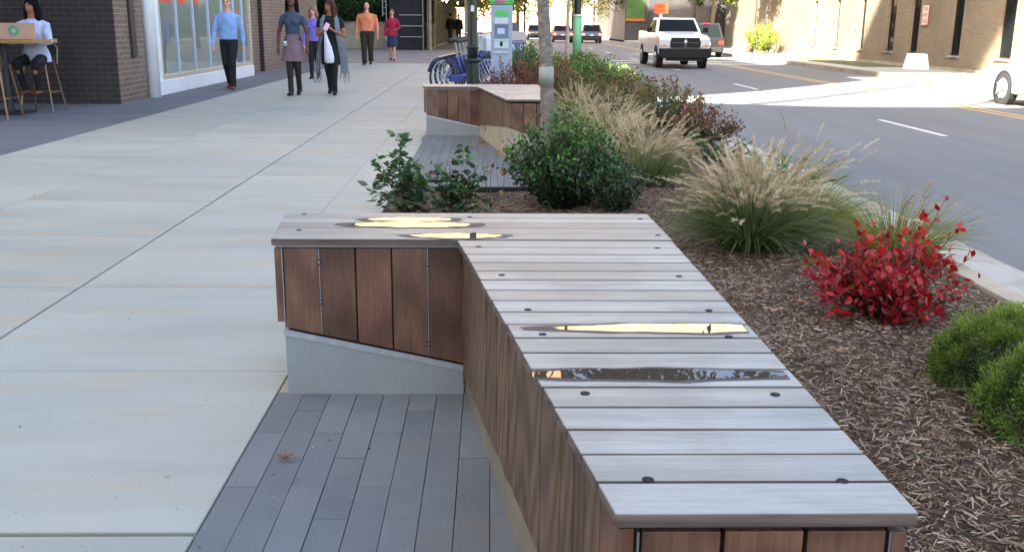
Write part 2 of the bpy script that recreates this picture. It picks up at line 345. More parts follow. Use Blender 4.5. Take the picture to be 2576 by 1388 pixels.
# ================================================================= PEOPLE (built first: their surfaces are merged by a voxel pass)
def skinmat(name, c): return mat(name, c, .5, .08, 12)
M_hairblk = mat('black_hair', (.006, .005, .005, 1), .75, .3, 40, spec=.1)
M_hairbrn = mat('auburn_hair', (.075, .03, .018, 1), .7, .5, 14, spec=.15)
M_hairlbr = mat('light_brown_hair', (.22, .12, .06, 1), .5, .3, 30)
M_eye = mat('dark_eye', (.02, .015, .012, 1), .3, 0)
M_lip = mat('lip', (.30, .10, .08, 1), .4, 0)
SK = dict(light=rgb(214, 160, 136), mid=rgb(150, 98, 70), dark=rgb(98, 60, 44))
def cloth(name, c): return mat('cloth_'+name, c, .85, .22, 9, bmp=.9, bscale=11)
def rot_about(p, c, R): return R @ (Vector(p)-Vector(c)) + Vector(c)
def person(label, loc, h, rz, skin, legs, arms, tops, bottoms, shoes, hair, female=False, group=None, turn=0, bald=False, seat=False,
           stout=1.0, vox=.011, lean=0):
    """faces -Y. legs: [(hip,knee,ankle,toe) x2]; arms: [(shoulder,elbow,wrist,handdir) x2]"""
    root = empty('person', (0, 0, 0), 0)
    b = MB(); k = stout
    sw = .155 if female else .18
    tors = [(.84, 0, 0, .13*k, .09*k), (.90, 0, 0, .158*k, .105*k), (.98, 0, 0, .152*k, .105*k), (1.08, 0, -.005, (.118 if female else .145)*k, .095*k),
            (1.20, 0, -.01, (.128 if female else .16)*k, .10*k), (1.32, 0, -.005, (.15 if female else .18)*k, .105*k),
            (1.40, 0, .005, sw*.92, .085), (1.445, 0, .012, sw*.6, .065), (1.475, 0, .01, .062, .058), (1.56, 0, .0, .054, .054)]
    b.loft(tors, 22)
    if female:
        for sx in (-1, 1): b.ell((sx*.065, -.075, 1.27), .06, .055, .06, 12)
    RH = Matrix.Rotation(turn, 3, 'Z'); hc = Vector((0, .005, 1.55))
    def hd(p): return rot_about(p, hc, RH)
    b.ell(hd((0, .005, 1.655)), .073, .092, .098, 18, R=RH)
    b.ell(hd((0, -.03, 1.60)), .055, .062, .062, 14, R=RH)
    b.ell(hd((0, -.098, 1.632)), .012, .02, .018, 8, R=RH); b.ell(hd((0, -.09, 1.65)), .008, .012, .025, 8, R=RH)
    b.ell(hd((0, -.083, 1.594)), .024, .012, .009, 10, R=RH)
    for sx in (-1, 1): b.ell(hd((sx*.073, .01, 1.635)), .01, .02, .03, 8, R=RH)
    for (hip, kn, an, toe) in legs:
        hip, kn, an, toe = map(Vector, (hip, kn, an, toe))
        b.tube([hip+Vector((0, 0, .03)), hip.lerp(kn, .35), kn, kn.lerp(an, .3), an, an+(an-kn).normalized()*.03],
               [.085*k, .078*k, .052, .052, .034, .036], 12)
        hl = an + Vector((0, .045, -.045)); b.tube([hl, an.lerp(toe, .4)+Vector((0, 0, -.025)), toe], [(.034, .03), (.04, .03), (.03, .016)], 10)
    for (sh, el, wr, hdv) in arms:
        sh, el, wr, hdv = map(Vector, (sh, el, wr, hdv)); hdv.normalize()
        b.tube([sh+(Vector((0, 0, sh.z))-sh)*.25, sh, sh.lerp(el, .5), el, el.lerp(wr, .35), wr, wr+hdv*.02], [.05, .052*k, .042*k, .035, .036, .024, .024], 10)
        out = Vector((1 if sh.x > 0 else -1, 0, 0)); fw = Vector((0, -1, 0))
        wdir = (fw - hdv*fw.dot(hdv)).normalized() if abs(hdv.z) > .5 else (out-hdv*out.dot(hdv)).normalized()
        nrm = hdv.cross(wdir)
        pc = wr + hdv*.055
        b.tube([wr, pc, pc+hdv*.035], [(.022, .022), (.036, .018), (.036, .016)], 10)
        inw = -out
        for q, ln in zip((-.027, -.009, .009, .027), (.062, .075, .07, .055)):
            p0 = pc + hdv*.03 + wdir*q; b.tube([p0, p0+hdv*ln*.55+inw*.004, p0+hdv*ln*.95+inw*.02], [.0095, .009, .0075], 7)
        p0 = wr + hdv*.035 + wdir*.03; b.tube([p0, p0+wdir*.022+hdv*.025, p0+wdir*.025+hdv*.055+inw*.008], [.012, .011, .008], 7)
    if lean: b.v = [tuple(rot_about(p, (0, 0, .92), Matrix.Rotation(lean, 3, 'X'))) if p[2] > .95 and 0 else p for p in b.v]
    body = remesh(b, 'body', [skinmat('skin_'+skin, SK[skin]), M_eye, M_lip, M_hairblk], root, vox, 3)
    Ri = RH.inverted()
    for p in body.data.polygons:
        c = Ri @ (Vector(p.center)-hc) + hc
        if c.z > 1.5 and c.y < -.05:
            for sx in (-1, 1):
                if abs(c.x-sx*.03) < .013 and abs(c.z-1.655) < .007: p.material_index = 1
                if abs(c.x-sx*.031) < .018 and abs(c.z-1.676) < .005: p.material_index = 3
            if abs(c.x) < .024 and abs(c.z-1.594) < .008: p.material_index = 2
    def garment(nm, builder, m, vx=.012, sm=4):
        g = MB(); builder(g); return remesh(g, nm, m, root, vx, sm)
    for (nm, builder, m) in tops+bottoms: garment(nm, builder, m)
    for (hip, kn, an, toe) in legs:
        an, toe = Vector(an), Vector(toe)
        if shoes:
            g = MB(); hl = an + Vector((0, .05, -.05)); up = shoes[1]
            g.tube([hl, an.lerp(toe, .4)+Vector((0, 0, -.026)), toe+Vector((0, -.012, 0))], [(.042, .036), (.047, .036), (.036, .024)], 12)
            if up: g.tube([an+Vector((0, .01, -.03)), an.lerp(Vector(kn), up*.5), an.lerp(Vector(kn), up)], [.044, .05, .062], 12)
            remesh(g, 'shoe', shoes[0], root, .009, 2)
    if hair:
        g = MB(); ln, hm, vol = hair
        g.ell(hd((0, .022, 1.68)), .082+vol, .092+vol, .088+vol, 18, R=RH)
        if ln > 0:
            n = 7
            for sx in (-1, 1):
                g.tube([hd((sx*(.055+vol), .01, 1.70)), hd((sx*(.078+vol), .015, 1.62)), hd((sx*(.08+vol), .02, 1.62-ln*.5)), hd((sx*(.07+vol), .035, 1.62-ln))],
                       [.03, .032+vol, .036+vol, .02], 10)
            g.tube([hd((0, .06, 1.70)), hd((0, .085, 1.6)), hd((0, .09, 1.62-ln*.6)), hd((0, .08, 1.62-ln*1.05))], [(.06, .05), (.08+vol, .045), (.085+vol, .04), (.05, .025)], 12)
        o = remesh(g, 'hair', hm, root, .011, 1)
    root.location = loc; root.rotation_euler = (0, 0, rz); root.scale = (h/1.75,)*3
    return tag(root, label, 'person', group)
def torso_fn(k=1.0, z0=.93, female=False, off=.014, sleeves=(), slen=1.0, cuff=.036, ztop=1.47, flare=0):
    def f(g):
        sw = .155 if female else .18
        R = [(z0, 0, 0, .160*k+off+flare, .108*k+off+flare), (1.0, 0, 0, .152*k+off+flare*.5, .105*k+off), (1.08, 0, -.005, (.124 if female else .15)*k+off, .097*k+off),
             (1.20, 0, -.01, (.132 if female else .163)*k+off, .102*k+off), (1.32, 0, -.005, (.153 if female else .182)*k+off, .107*k+off),
             (1.40, 0, .005, sw*.94+off, .088+off), (1.448, 0, .012, sw*.6+off, .066+off), (ztop, 0, .01, .066, .062)]
        g.loft(R, 24)
        if female:
            for sx in (-1, 1): g.ell((sx*.065, -.077, 1.27), .068, .062, .068, 12)
        for (sh, el, wr, _) in sleeves:
            sh, el, wr = map(Vector, (sh, el, wr)); pts = [sh+(Vector((0, 0, sh.z))-sh)*.4+Vector((0, 0, .02)), sh+Vector((0, 0, -.012)), sh.lerp(el, .5)]; rr = [.05, .058*k, .054*k]
            if slen > .5: pts += [el]; rr += [.05]
            if slen > .9: pts += [el.lerp(wr, .5), wr]; rr += [.045, cuff]
            elif slen > .5: pts += [el.lerp(wr, .25)]; rr += [.048]
            g.tube(pts, rr, 12)
    return f
def trousers_fn(legs, k=1.0, hem=.058, thigh=.098, waist=1.0, kr=.07):
    def f(g):
        g.loft([(.82, 0, 0, .145*k, .10*k), (.90, 0, 0, .17*k, .118*k), (.97, 0, 0, .165*k, .116*k), (waist, 0, 0, .16*k, .113*k)], 22)
        for (hip, kn, an, toe) in legs:
            hip, kn, an = map(Vector, (hip, kn, an))
            g.tube([hip+Vector((0, 0, .02)), hip.lerp(kn, .4), kn, kn.lerp(an, .5), an+Vector((0, .005, -.03))], [thigh*k, thigh*.9*k, kr, hem*1.02, hem], 12)
    return f
def walk(s=1, st=.2, xs=.085):
    """one leg forward (towards -Y), the other back"""
    L = []
    for sx in (-1, 1):
        f = (sx == s)
        if f: L.append(((sx*xs, 0, .90), (sx*xs*.95, -st*.75, .50), (sx*xs*.85, -st*.95, .085), (sx*xs*1.0, -st*.95-.17, .03)))
        else: L.append(((sx*xs, 0, .90), (sx*xs*.9, -.02, .49), (sx*xs*.75, st*1.1, .13), (sx*xs*.85, st*1.1-.15, .025)))
    return L
def armdown(sx, swing=0.0, x=.2, out=.055, z=1.40, bend=.05):
    z -= .022; x -= .014
    return ((sx*x, .01, z), (sx*(x+out), .03+swing*.45, z-.29), (sx*(x+out+.01), swing-bend, z-.54), (0, swing*.6-.1, -1))
# blue-shirt man
lg = walk(1, .22); am = [armdown(-1, -.10, .215, .06), armdown(1, .08, .215, .06)]
bs = cloth('light_blue_shirt', rgb(134, 166, 212)); bk = cloth('black_trousers', rgb(18, 18, 22)); bn = mat('brown_leather_shoe', rgb(96, 44, 24), .4, .1)
person('man in light blue long sleeved shirt and black trousers walking beside the shop window', G(583, 224), 1.53, .05, 'light', lg, am,
       [('shirt', torso_fn(1.03, .95, False, .018, am, 1.0), bs)], [('trousers', trousers_fn(lg, 1.03, .066), bk)], (bn, 0), (0, M_hairlbr, 0))
# tall woman
lg = walk(-1, .1, .07); am = [armdown(-1, .05, .185, .09, 1.39), armdown(1, -.06, .185, .085, 1.39)]
tl = cloth('slate_blue_top', rgb(58, 72, 92)); mv = cloth('mauve_skirt', rgb(120, 98, 104)); bt = mat('black_boot_suede', rgb(34, 26, 24), .7, .2, 20)
def skirt1(g): g.loft([(.60, 0, 0, .235, .17), (.63, 0, 0, .232, .168), (.74, 0, 0, .205, .15), (.88, 0, 0, .18, .13), (.98, 0, 0, .148, .115), (1.07, 0, 0, .128, .108)], 26)
w1 = person('tall woman in slate blue top, mauve skirt and high black boots', G(744, 240), 1.545, 0, 'dark', lg, am,
       [('top', torso_fn(.92, .99, True, .010, am, .42), tl)], [('skirt', skirt1, mv), ('tights', trousers_fn(lg, .96, .05, .088, kr=.064), bt)], (bt, .9), (.34, M_hairblk, .006), female=True)
b = MB(); b.box(-.135, -.085, -.16, -.155, .875, .95); o = b.build('name_badge', mat('white_badge', (.8, .85, .9, 1), .4, 0), w1)
b = MB(); b.box(-.128, -.092, -.163, -.161, .885, .915); b.build('badge_photo', mat('blue_badge', rgb(70, 150, 210), .4, 0), o)
# black-dress woman with shawl
lg = walk(1, .2, .075)
am = [((-.19, .01, 1.38), (-.24, -.06, 1.10), (-.10, -.24, 1.17), (.5, -.5, .6)), ((.19, .01, 1.38), (.27, -.06, 1.09), (.07, -.25, 1.20), (-.6, -.45, .5))]
bl = cloth('black_dress', rgb(12, 13, 18)); gr = cloth('grey_shawl', rgb(112, 118, 124))
def dress(g):
    torso_fn(1.08, .93, True, .014, am, .5)(g)
    g.loft([(.56, .0, 0, .19, .15), (.62, 0, 0, .195, .15), (.80, 0, 0, .19, .145), (.95, 0, 0, .175, .13), (1.02, 0, 0, .16, .12)], 24)
w2 = person('woman in black dress and grey fringed shawl, looking sideways', G(837, 238), 1.47, .05, 'mid', lg, am,
       [('dress', dress, bl)], [('leggings', trousers_fn(lg, 1.0, .052, .095), bl)], (bl, 0), (.22, M_hairbrn, .01), female=True, turn=-.7)
for sx, nm in ((1, 'shawl'), (-1, 'shawl')):
    g = MB(); x0 = sx*.15
    if sx > 0: P = [(sx*.10, .03, 1.47), (sx*.135, -.115, 1.38), (sx*.15, -.135, 1.15), (.20, -.10, .95), (.235, -.05, .70), (.25, -.02, .42)]; R = [(.04, .02), (.05, .018), (.06, .018), (.075, .022), (.085, .024), (.075, .02)]
    else: P = [(sx*.10, .03, 1.47), (sx*.135, -.115, 1.38), (sx*.16, -.13, 1.15), (-.215, .02, .90), (-.26, .08, .62), (-.29, .10, .42)]; R = [(.04, .02), (.045, .018), (.04, .018), (.045, .02), (.05, .022), (.045, .02)]
    g.tube(P, R, 12); o = remesh(g, nm, gr, w2, .012, 3)
    g = MB()
    for q in range(11):
        xx = P[-1][0] + (q-5)*.015; z0 = .43; ll = .16+.08*random.random()
        g.tube([(xx, P[-1][1], z0), (xx+random.uniform(-.02, .02), P[-1][1]+.01, z0-ll*.5), (xx+random.uniform(-.04, .04), P[-1][1], z0-ll)], [.006, .005, .003], 5)
    g.build('fringe', gr, o)
# white bag + phone held by her (things of their own)
def at_w2(p): return Vector(w2.matrix_basis @ Vector(p))
g = MB(); g.loft([(.0, 0, 0, .05, .03), (.015, 0, 0, .082, .05), (.10, .0, 0, .085, .055), (.25, -.015, 0, .065, .045), (.38, -.04, 0, .035, .025), (.50, -.06, 0, .014, .010), (.54, -.062, 0, .012, .008)], 16)
bag = g.build('carrier_bag', mat('white_plastic_bag', rgb(214, 218, 230), .35, .06, 10, bmp=.5, bscale=14), None, smooth=True)
bag.location = at_w2((-.005, -.31, .60)); bag.scale = (.92, .92, 1.0)
tag(bag, 'white plastic carrier bag hanging from the hand of the woman in black', 'bag')
g = MB(); g.box(-.035, .035, -.004, .004, -.07, .07); ph = g.build('phone', mat('pink_phone_case', rgb(214, 170, 180), .3, 0), None, bevel=.003)
ph.location = at_w2((-.03, -.345, 1.265)); ph.rotation_euler = (-.6, .5, .2); tag(ph, 'small pale pink phone held up by the woman in black', 'phone')
# purple woman behind
lg = walk(-1, .12, .075); am = [armdown(-1, -.05, .185, .06, 1.39), armdown(1, .08, .185, .06, 1.39)]
person('woman in purple long sleeved top and black trousers half hidden behind two walking women', G(794, 198), 1.43, 0, 'light', lg, am,
       [('top', torso_fn(1.0, .92, True, .014, am, 1.0), cloth('purple_top', rgb(118, 104, 190)))], [('trousers', trousers_fn(lg, 1.0, .055), bk)], (bl, 0), (.16, M_hairlbr, .012), female=True, turn=-.25, vox=.013)
# orange shirt man
lg = walk(-1, .1, .10); am = [armdown(-1, .03, .24, .07), armdown(1, -.03, .24, .07)]
person('bald man in orange shirt and dark brown trousers walking near the hedge', G(926, 163), 1.66, 0, 'light', lg, am,
       [('shirt', torso_fn(1.22, .95, False, .02, am, 1.0), cloth('orange_shirt', rgb(214, 130, 92)))], [('trousers', trousers_fn(lg, 1.12, .075, .105, kr=.085), cloth('dark_brown_trousers', rgb(46, 34, 28)))],
       (mat('dark_shoe', rgb(48, 28, 24), .4, .1), 0), None, stout=1.15, vox=.013)
# red top woman
lg = walk(1, .12, .08); am = [armdown(-1, .03, .185, .07, 1.39), ((.185, .01, 1.39), (.25, .02, 1.12), (.16, -.16, 1.06), (-.3, -.9, .1))]
def skirt2(g): g.loft([(.48, 0, 0, .19, .19), (.60, 0, 0, .19, .18), (.80, 0, 0, .175, .13), (.98, 0, 0, .16, .12)], 24)
w5 = person('woman in crimson top and navy knee skirt walking with a grey bag', G(988, 153), 1.52, 0, 'light', lg, am,
       [('top', torso_fn(1.02, .86, True, .02, am, 1.0, flare=.02), cloth('crimson_top', rgb(160, 30, 62)))], [('skirt', skirt2, cloth('navy_skirt', rgb(38, 48, 78)))],
       (mat('dark_shoe', rgb(48, 28, 24), .4, .1), 0), (.0, mat('chestnut_hair', rgb(96, 56, 40), .5, .2), .004), female=True, vox=.013)
g = MB(); g.prism([(-.13, 0), (.13, 0), (.10, .2), (-.10, .2)], -.05, .05); g.tube([(0, -.08, .2), (0, -.05, .36), (0, .05, .36), (0, .08, .2)], .01, 6)
o = g.build('handbag', mat('grey_bag', rgb(84, 80, 86), .6, .2), None, bevel=.01); o.location = w5.location + Vector((-.23, 0, .30)); tag(o, 'grey handbag hanging beside the woman in crimson', 'bag')
# two dark walkers under the shed
for (px, ang, lb, hh) in ((1133, PI, 'man in dark jacket walking away on the left under the covered walkway', 1.66), (1154, PI, 'person in dark coat walking away on the right under the covered walkway', 1.62)):
    lg = walk(1 if px < 1140 else -1, .15, .08); am = [armdown(-1, .05, .2, .05), armdown(1, -.05, .2, .05)]
    person(lb, G(px, 111), hh, ang, 'mid', lg, am, [('jacket', torso_fn(1.1, .85, False, .025, am, 1.0), cloth('dark_jacket', rgb(20, 20, 22)))],
           [('trousers', trousers_fn(lg, 1.0, .065), cloth('olive_trousers', rgb(62, 56, 46)))], (bk, 0), (.0, M_hairblk, .002), vox=.015)
# seated woman (hip on a bar stool 0.68 high); built standing-free with bent legs
lg = [((-.09, 0, .90), (-.14, -.34, .86), (-.10, -.22, .50), (-.10, -.36, .44)), ((.09, 0, .90), (.13, -.36, .86), (.10, -.25, .50), (.10, -.40, .44))]
am = [((-.185, .0, 1.39), (-.25, -.14, 1.16), (-.14, -.36, 1.15), (.4, -1, 0)), ((.185, .0, 1.39), (.27, -.14, 1.15), (.20, -.38, 1.135), (-.3, -1, -.05))]
w6 = person('black haired woman in white shirt sitting at the high table', (-5.71, 12.66, -.13), 1.52, .0, 'mid', lg, am,
       [('shirt', torso_fn(1.05, .86, True, .022, am, 1.0, flare=.02), cloth('white_shirt', rgb(186, 194, 222)))], [('trousers', trousers_fn(lg, 1.02, .05, .09), bk)],
       (bn, 0), (.36, M_hairblk, .012), female=True, turn=-.25)
# ================================================================= SETTING
b = MB(); b.box(-400, 400, -60, 900, -1.6, -.62); struct(b.build('ground', M_road))
b = MB(); b.box(-60, 0.4, -40, 140, -.6, -.035); b.box(.4, 2.2, -40, 140, -.6, -.07); struct(b.build('subgrade', M_gap))
# sidewalk slabs
b = MB(); ys = [2.02+1.07*k for k in range(-7, 26)]
xs = [-4.22, -3.02, -1.80, -.67]
for i, y in enumerate(ys[:-1]):
    g0 = .009 if abs(y-2.02) < .01 else .003
    g1 = .009 if abs(ys[i+1]-2.02) < .01 else .003
    cols = list(xs)
    if y > 5: cols.insert(3, -1.04)
    for j in range(len(cols)-1):
        w = .0035 if j != 1 else .003
        wl = .006 if abs(cols[j]+1.8) < .01 else .002; wr = .006 if abs(cols[j+1]+1.8) < .01 else .002
        if abs(cols[j]+1.04) < .01: wl = .0006
        if abs(cols[j+1]+1.04) < .01: wr = .0006
        b.box(cols[j]+wl, cols[j+1]-wr, y+g0, ys[i+1]-g1, -.1, random.uniform(-.0012, .0012))
yend = ys[-1]
for i in range(20): b.box(-.668, 1.9 if i > 1 else .3, 10.72+1.07*i*.9, 10.715+1.07*(i+1)*.9, -.1, -.001) if 10.7+i < 30 and i in (3, 4, 5) else None
struct(b.build('pavement', M_side, bevel=.004, seg=2))
b = MB(); b.box(-22, -4.225, -8, 30, -.5, .0); struct(b.build('dark_pavement', M_strip))
M_bpave = concrete('brown_block_paving', rgb(128, 118, 110), rgb(150, 140, 132), rgb(120, 104, 92), (1, 1, 1))
b = MB(); b.box(-20, 2.2, yend, 140, -.5, -.002); struct(b.build('brown_pavement', M_bpave))
b = MB(); b.box(-.665, 2.2, 13.2, yend-.002, -.3, -.004); struct(b.build('dock_pad', M_side))
# pavers of the two bays
def paver_bay(y0, y1, x0, x1, ph=0):
    b = MB(); n = int((x1-x0)/.0835)
    for i in range(n):
        xa = x0+i*.0835; off = [0, .165, .055, .22][(i+ph) % 4] if 0 else ((i+ph) % 2)*.165
        y = 2.251-.33*12+off
        while y < y1:
            ya, yb = max(y, y0), min(y+.33, y1)
            if yb-ya > .02: b.box(xa+.0009, xa+.0835-.0009, ya+.0009, yb-.0009, -.06, random.uniform(-.0012, .001))
            y += .33
    return struct(b.build('pavers', M_paver, bevel=.0009, seg=1))
paver_bay(.3, 2.90, -.668, .36)
b = MB(); b.box(-.668, -.60, 2.902, 3.32, -.2, -.003); struct(b.build('bay_border', M_tan))
paver_bay(6.9, 10.22, -.70, .66, 1)
b = MB(); b.box(-.70, .70, 6.86, 6.895, -.2, .004); struct(b.build('bay_edging', M_gap))
# mulch bed
me_n = 90; bm_ = MB()
def mulch_h(x, y): return -.012+.014*math.sin(x*3.1+y*1.7)+.012*math.sin(x*9+1)*math.sin(y*7.3)+.012*(1-abs(x-1.4))
def sheet(x0, x1, y0, y1, st):
    nx = max(2, int((x1-x0)/st)); ny = max(2, int((y1-y0)/st)); vs = []; fs = []
    for j in range(ny+1):
        for i in range(nx+1):
            x = x0+(x1-x0)*i/nx; y = y0+(y1-y0)*j/ny; vs.append((x, y, mulch_h(x, y)+random.uniform(-.004, .004)))
    for j in range(ny):
        for i in range(nx): a = j*(nx+1)+i; fs.append((a, a+1, a+nx+2, a+nx+1))
    bm_.add(vs, fs)
sheet(.50, 2.19, -.5, 6.86, .05); sheet(-.66, .50, 3.2, 6.84, .05); sheet(.66, 2.19, 6.86, 13.2, .1); sheet(-.66, .66, 10.5, 13.2, .1); sheet(.3, 2.19, 13.2, 24, .2)
m, nt, P, N, L = newmat('bark_mulch_soil'); v = mapping(N, L); n1 = noise(N, L, v, 60, 5, .7); r = ramp(N, [(.3, rgb(52, 39, 31)), (.6, rgb(100, 79, 62)), (.8, rgb(146, 122, 98))]); L.new(n1, r.inputs[0])
L.new(r.outputs[0], P.inputs['Base Color']); P.inputs['Roughness'].default_value = .95; bump(N, L, P, n1, 1, .02)
struct(bm_.build('mulch_bed', m, smooth=True, fixn=False))
# mulch chips (nobody could count them)
def chips(n, x0, x1, y0, y1, nm, lmin=.012, lmax=.055, zo=.0):
    x = RG.uniform(x0, x1, n); y = y0+(y1-y0)*RG.uniform(0, 1, n)**1.35
    z = np.array([mulch_h(a, c) for a, c in zip(x, y)]) + RG.uniform(.0, .014, n) + zo
    P = np.stack([x, y, z], 1); D = np.stack([RG.normal(size=n), RG.normal(size=n)*.8, RG.normal(size=n)*.22], 1); D = unit(D)
    Ln = RG.uniform(lmin, lmax, n)**1.0; Wd = RG.uniform(.0018, .0058, n); s = unit(np.cross(D, np.array([0, 0, 1.])+RG.normal(size=(n, 3))*.45)); nn = np.cross(s, D)
    a = P-D*Ln[:, None]/2; c = P+D*Ln[:, None]/2; w = s*Wd[:, None]/2; k = nn*RG.uniform(.001, .004, (n, 1))
    V = np.stack([a-w*.7, a+w, c+w*.6, c-w, (a+c)/2+k+w*.2], 1).reshape(-1, 3); i = np.arange(n)[:, None]*5
    F = np.concatenate([i+np.array([[0, 1, 4]]), i+np.array([[1, 2, 4]]), i+np.array([[2, 3, 4]]), i+np.array([[3, 0, 4]])], 1).reshape(-1, 3)
    return V, F, np.repeat(RG.uniform(0, 1, n)**1.1, 4)
M_chip = leafmat('bark_chip', [rgb(66, 48, 36), rgb(98, 76, 58), rgb(124, 102, 80), rgb(148, 128, 104), rgb(178, 163, 140)], .85, 0, .2)
parts = [chips(58000, .56, 2.17, 1.0, 6.8, 'c', .008, .040), chips(8000, .56, 2.17, .7, 3.2, 'c', .02, .06, .004), chips(15000, -.64, .56, 3.35, 6.8, 'c'), chips(3000, .66, 2.17, 6.8, 12, 'c')]
Vs = []; Fs = []; Rs = []; o_ = 0
for V, F, R in parts: Vs.append(V); Fs.append(F+o_); Rs.append(R); o_ += len(V)
tag(np_mesh('mulch_chips', np.concatenate(Vs), np.concatenate(Fs), np.concatenate(Rs), M_chip), 'loose shredded bark chips covering the planting bed', 'mulch', kind='stuff')
# kerbs, gutter, road
b = MB()
y = -3.0
while y < 30: b.box(2.2, 2.31, y+.004, y+1.496, -.4, .012); y += 1.5
struct(b.build('bed_kerb', M_tan, bevel=.006))
b = MB(); y = -3.0
while y < 80: b.poly([(2.32, y+.005), (2.985, y+.005), (2.985, y+1.195), (2.32, y+1.195)], -.5, [-.13, -.19, -.19, -.13]); y += 1.2
struct(b.build('gutter', M_gutter, bevel=.005))
RZ = -.28
vs = []; prof = [(2.99, -.20), (4.2, -.24), (6, RZ), (11.2, RZ)]
b = MB()
for (xa, za), (xb, zb) in zip(prof, prof[1:]):
    b.add([(xa, -30, za), (xb, -30, zb), (xb, 400, zb), (xa, 400, za)], [(0, 1, 2, 3)])
struct(b.build('road', M_road, fixn=False))
M_paintw = mat('worn_white_paint', (.62, .62, .62, 1), .6, .12, 12); M_painty = mat('worn_yellow_paint', rgb(196, 160, 84), .6, .15, 10)
def line(x, y0, y1, w, m_, nm, z=RZ+.004):
    b = MB(); b.add([(x-w/2, y0, z), (x+w/2, y0, z), (x+w/2, y1, z), (x-w/2, y1, z)], [(0, 1, 2, 3)]); return struct(b.build(nm, m_, fixn=False))
p1, p2 = G(2205, 302, RZ), G(2393, 342, RZ)
def qline(pa, pb, w, m_, nm):
    b = MB(); d = Vector((pb.x-pa.x, pb.y-pa.y, 0)).normalized(); s = Vector((-d.y, d.x, 0))*w/2; z = Vector((0, 0, .004))
    b.add([pa-s+z, pa+s+z, pb+s+z, pb-s+z], [(0, 1, 2, 3)]); return struct(b.build(nm, m_, fixn=False))
for k in range(6):
    dy = k*9.4; 
    line(6.08, 13.05+dy if k else 12.95, 15.25+dy, .1, M_paintw, 'lane_marking')
for x in (8.52, 8.76): line(x, 2, 40, .1, M_painty, 'centre_line')
for x in (8.5, 8.8): line(x, 46, 110, .1, M_painty, 'centre_line')
for yy in (37.0, 39.3): 
    b = MB(); b.add([(3.1, yy, -.21), (4.2, yy, -.235), (4.2, yy+.55, -.235), (3.1, yy+.55, -.21)], [(0, 1, 2, 3)]); b.add([(4.2, yy, -.235), (6, yy, RZ+.005), (6, yy+.55, RZ+.005), (4.2, yy+.55, -.235)], [(0, 1, 2, 3)])
    b.add([(6, yy, RZ+.005), (11, yy, RZ+.005), (11, yy+.55, RZ+.005), (6, yy+.55, RZ+.005)], [(0, 1, 2, 3)]); struct(b.build('crossing_marking', M_paintw, fixn=False))
b = MB(); b.box(11.2, 11.35, -30, 400, -.5, RZ+.14); struct(b.build('far_kerb', M_tan, bevel=.01))
b = MB(); b.box(11.355, 14.0, -30, 400, -.5, RZ+.13); struct(b.build('far_pavement', M_side))
M_grassg = mat('verge_soil_grass', rgb(82, 84, 50), .95, .3, 6)
b = MB(); b.box(12.2, 13.7, 32.5, 41, -.4, RZ+.15); struct(b.build('verge', M_grassg))
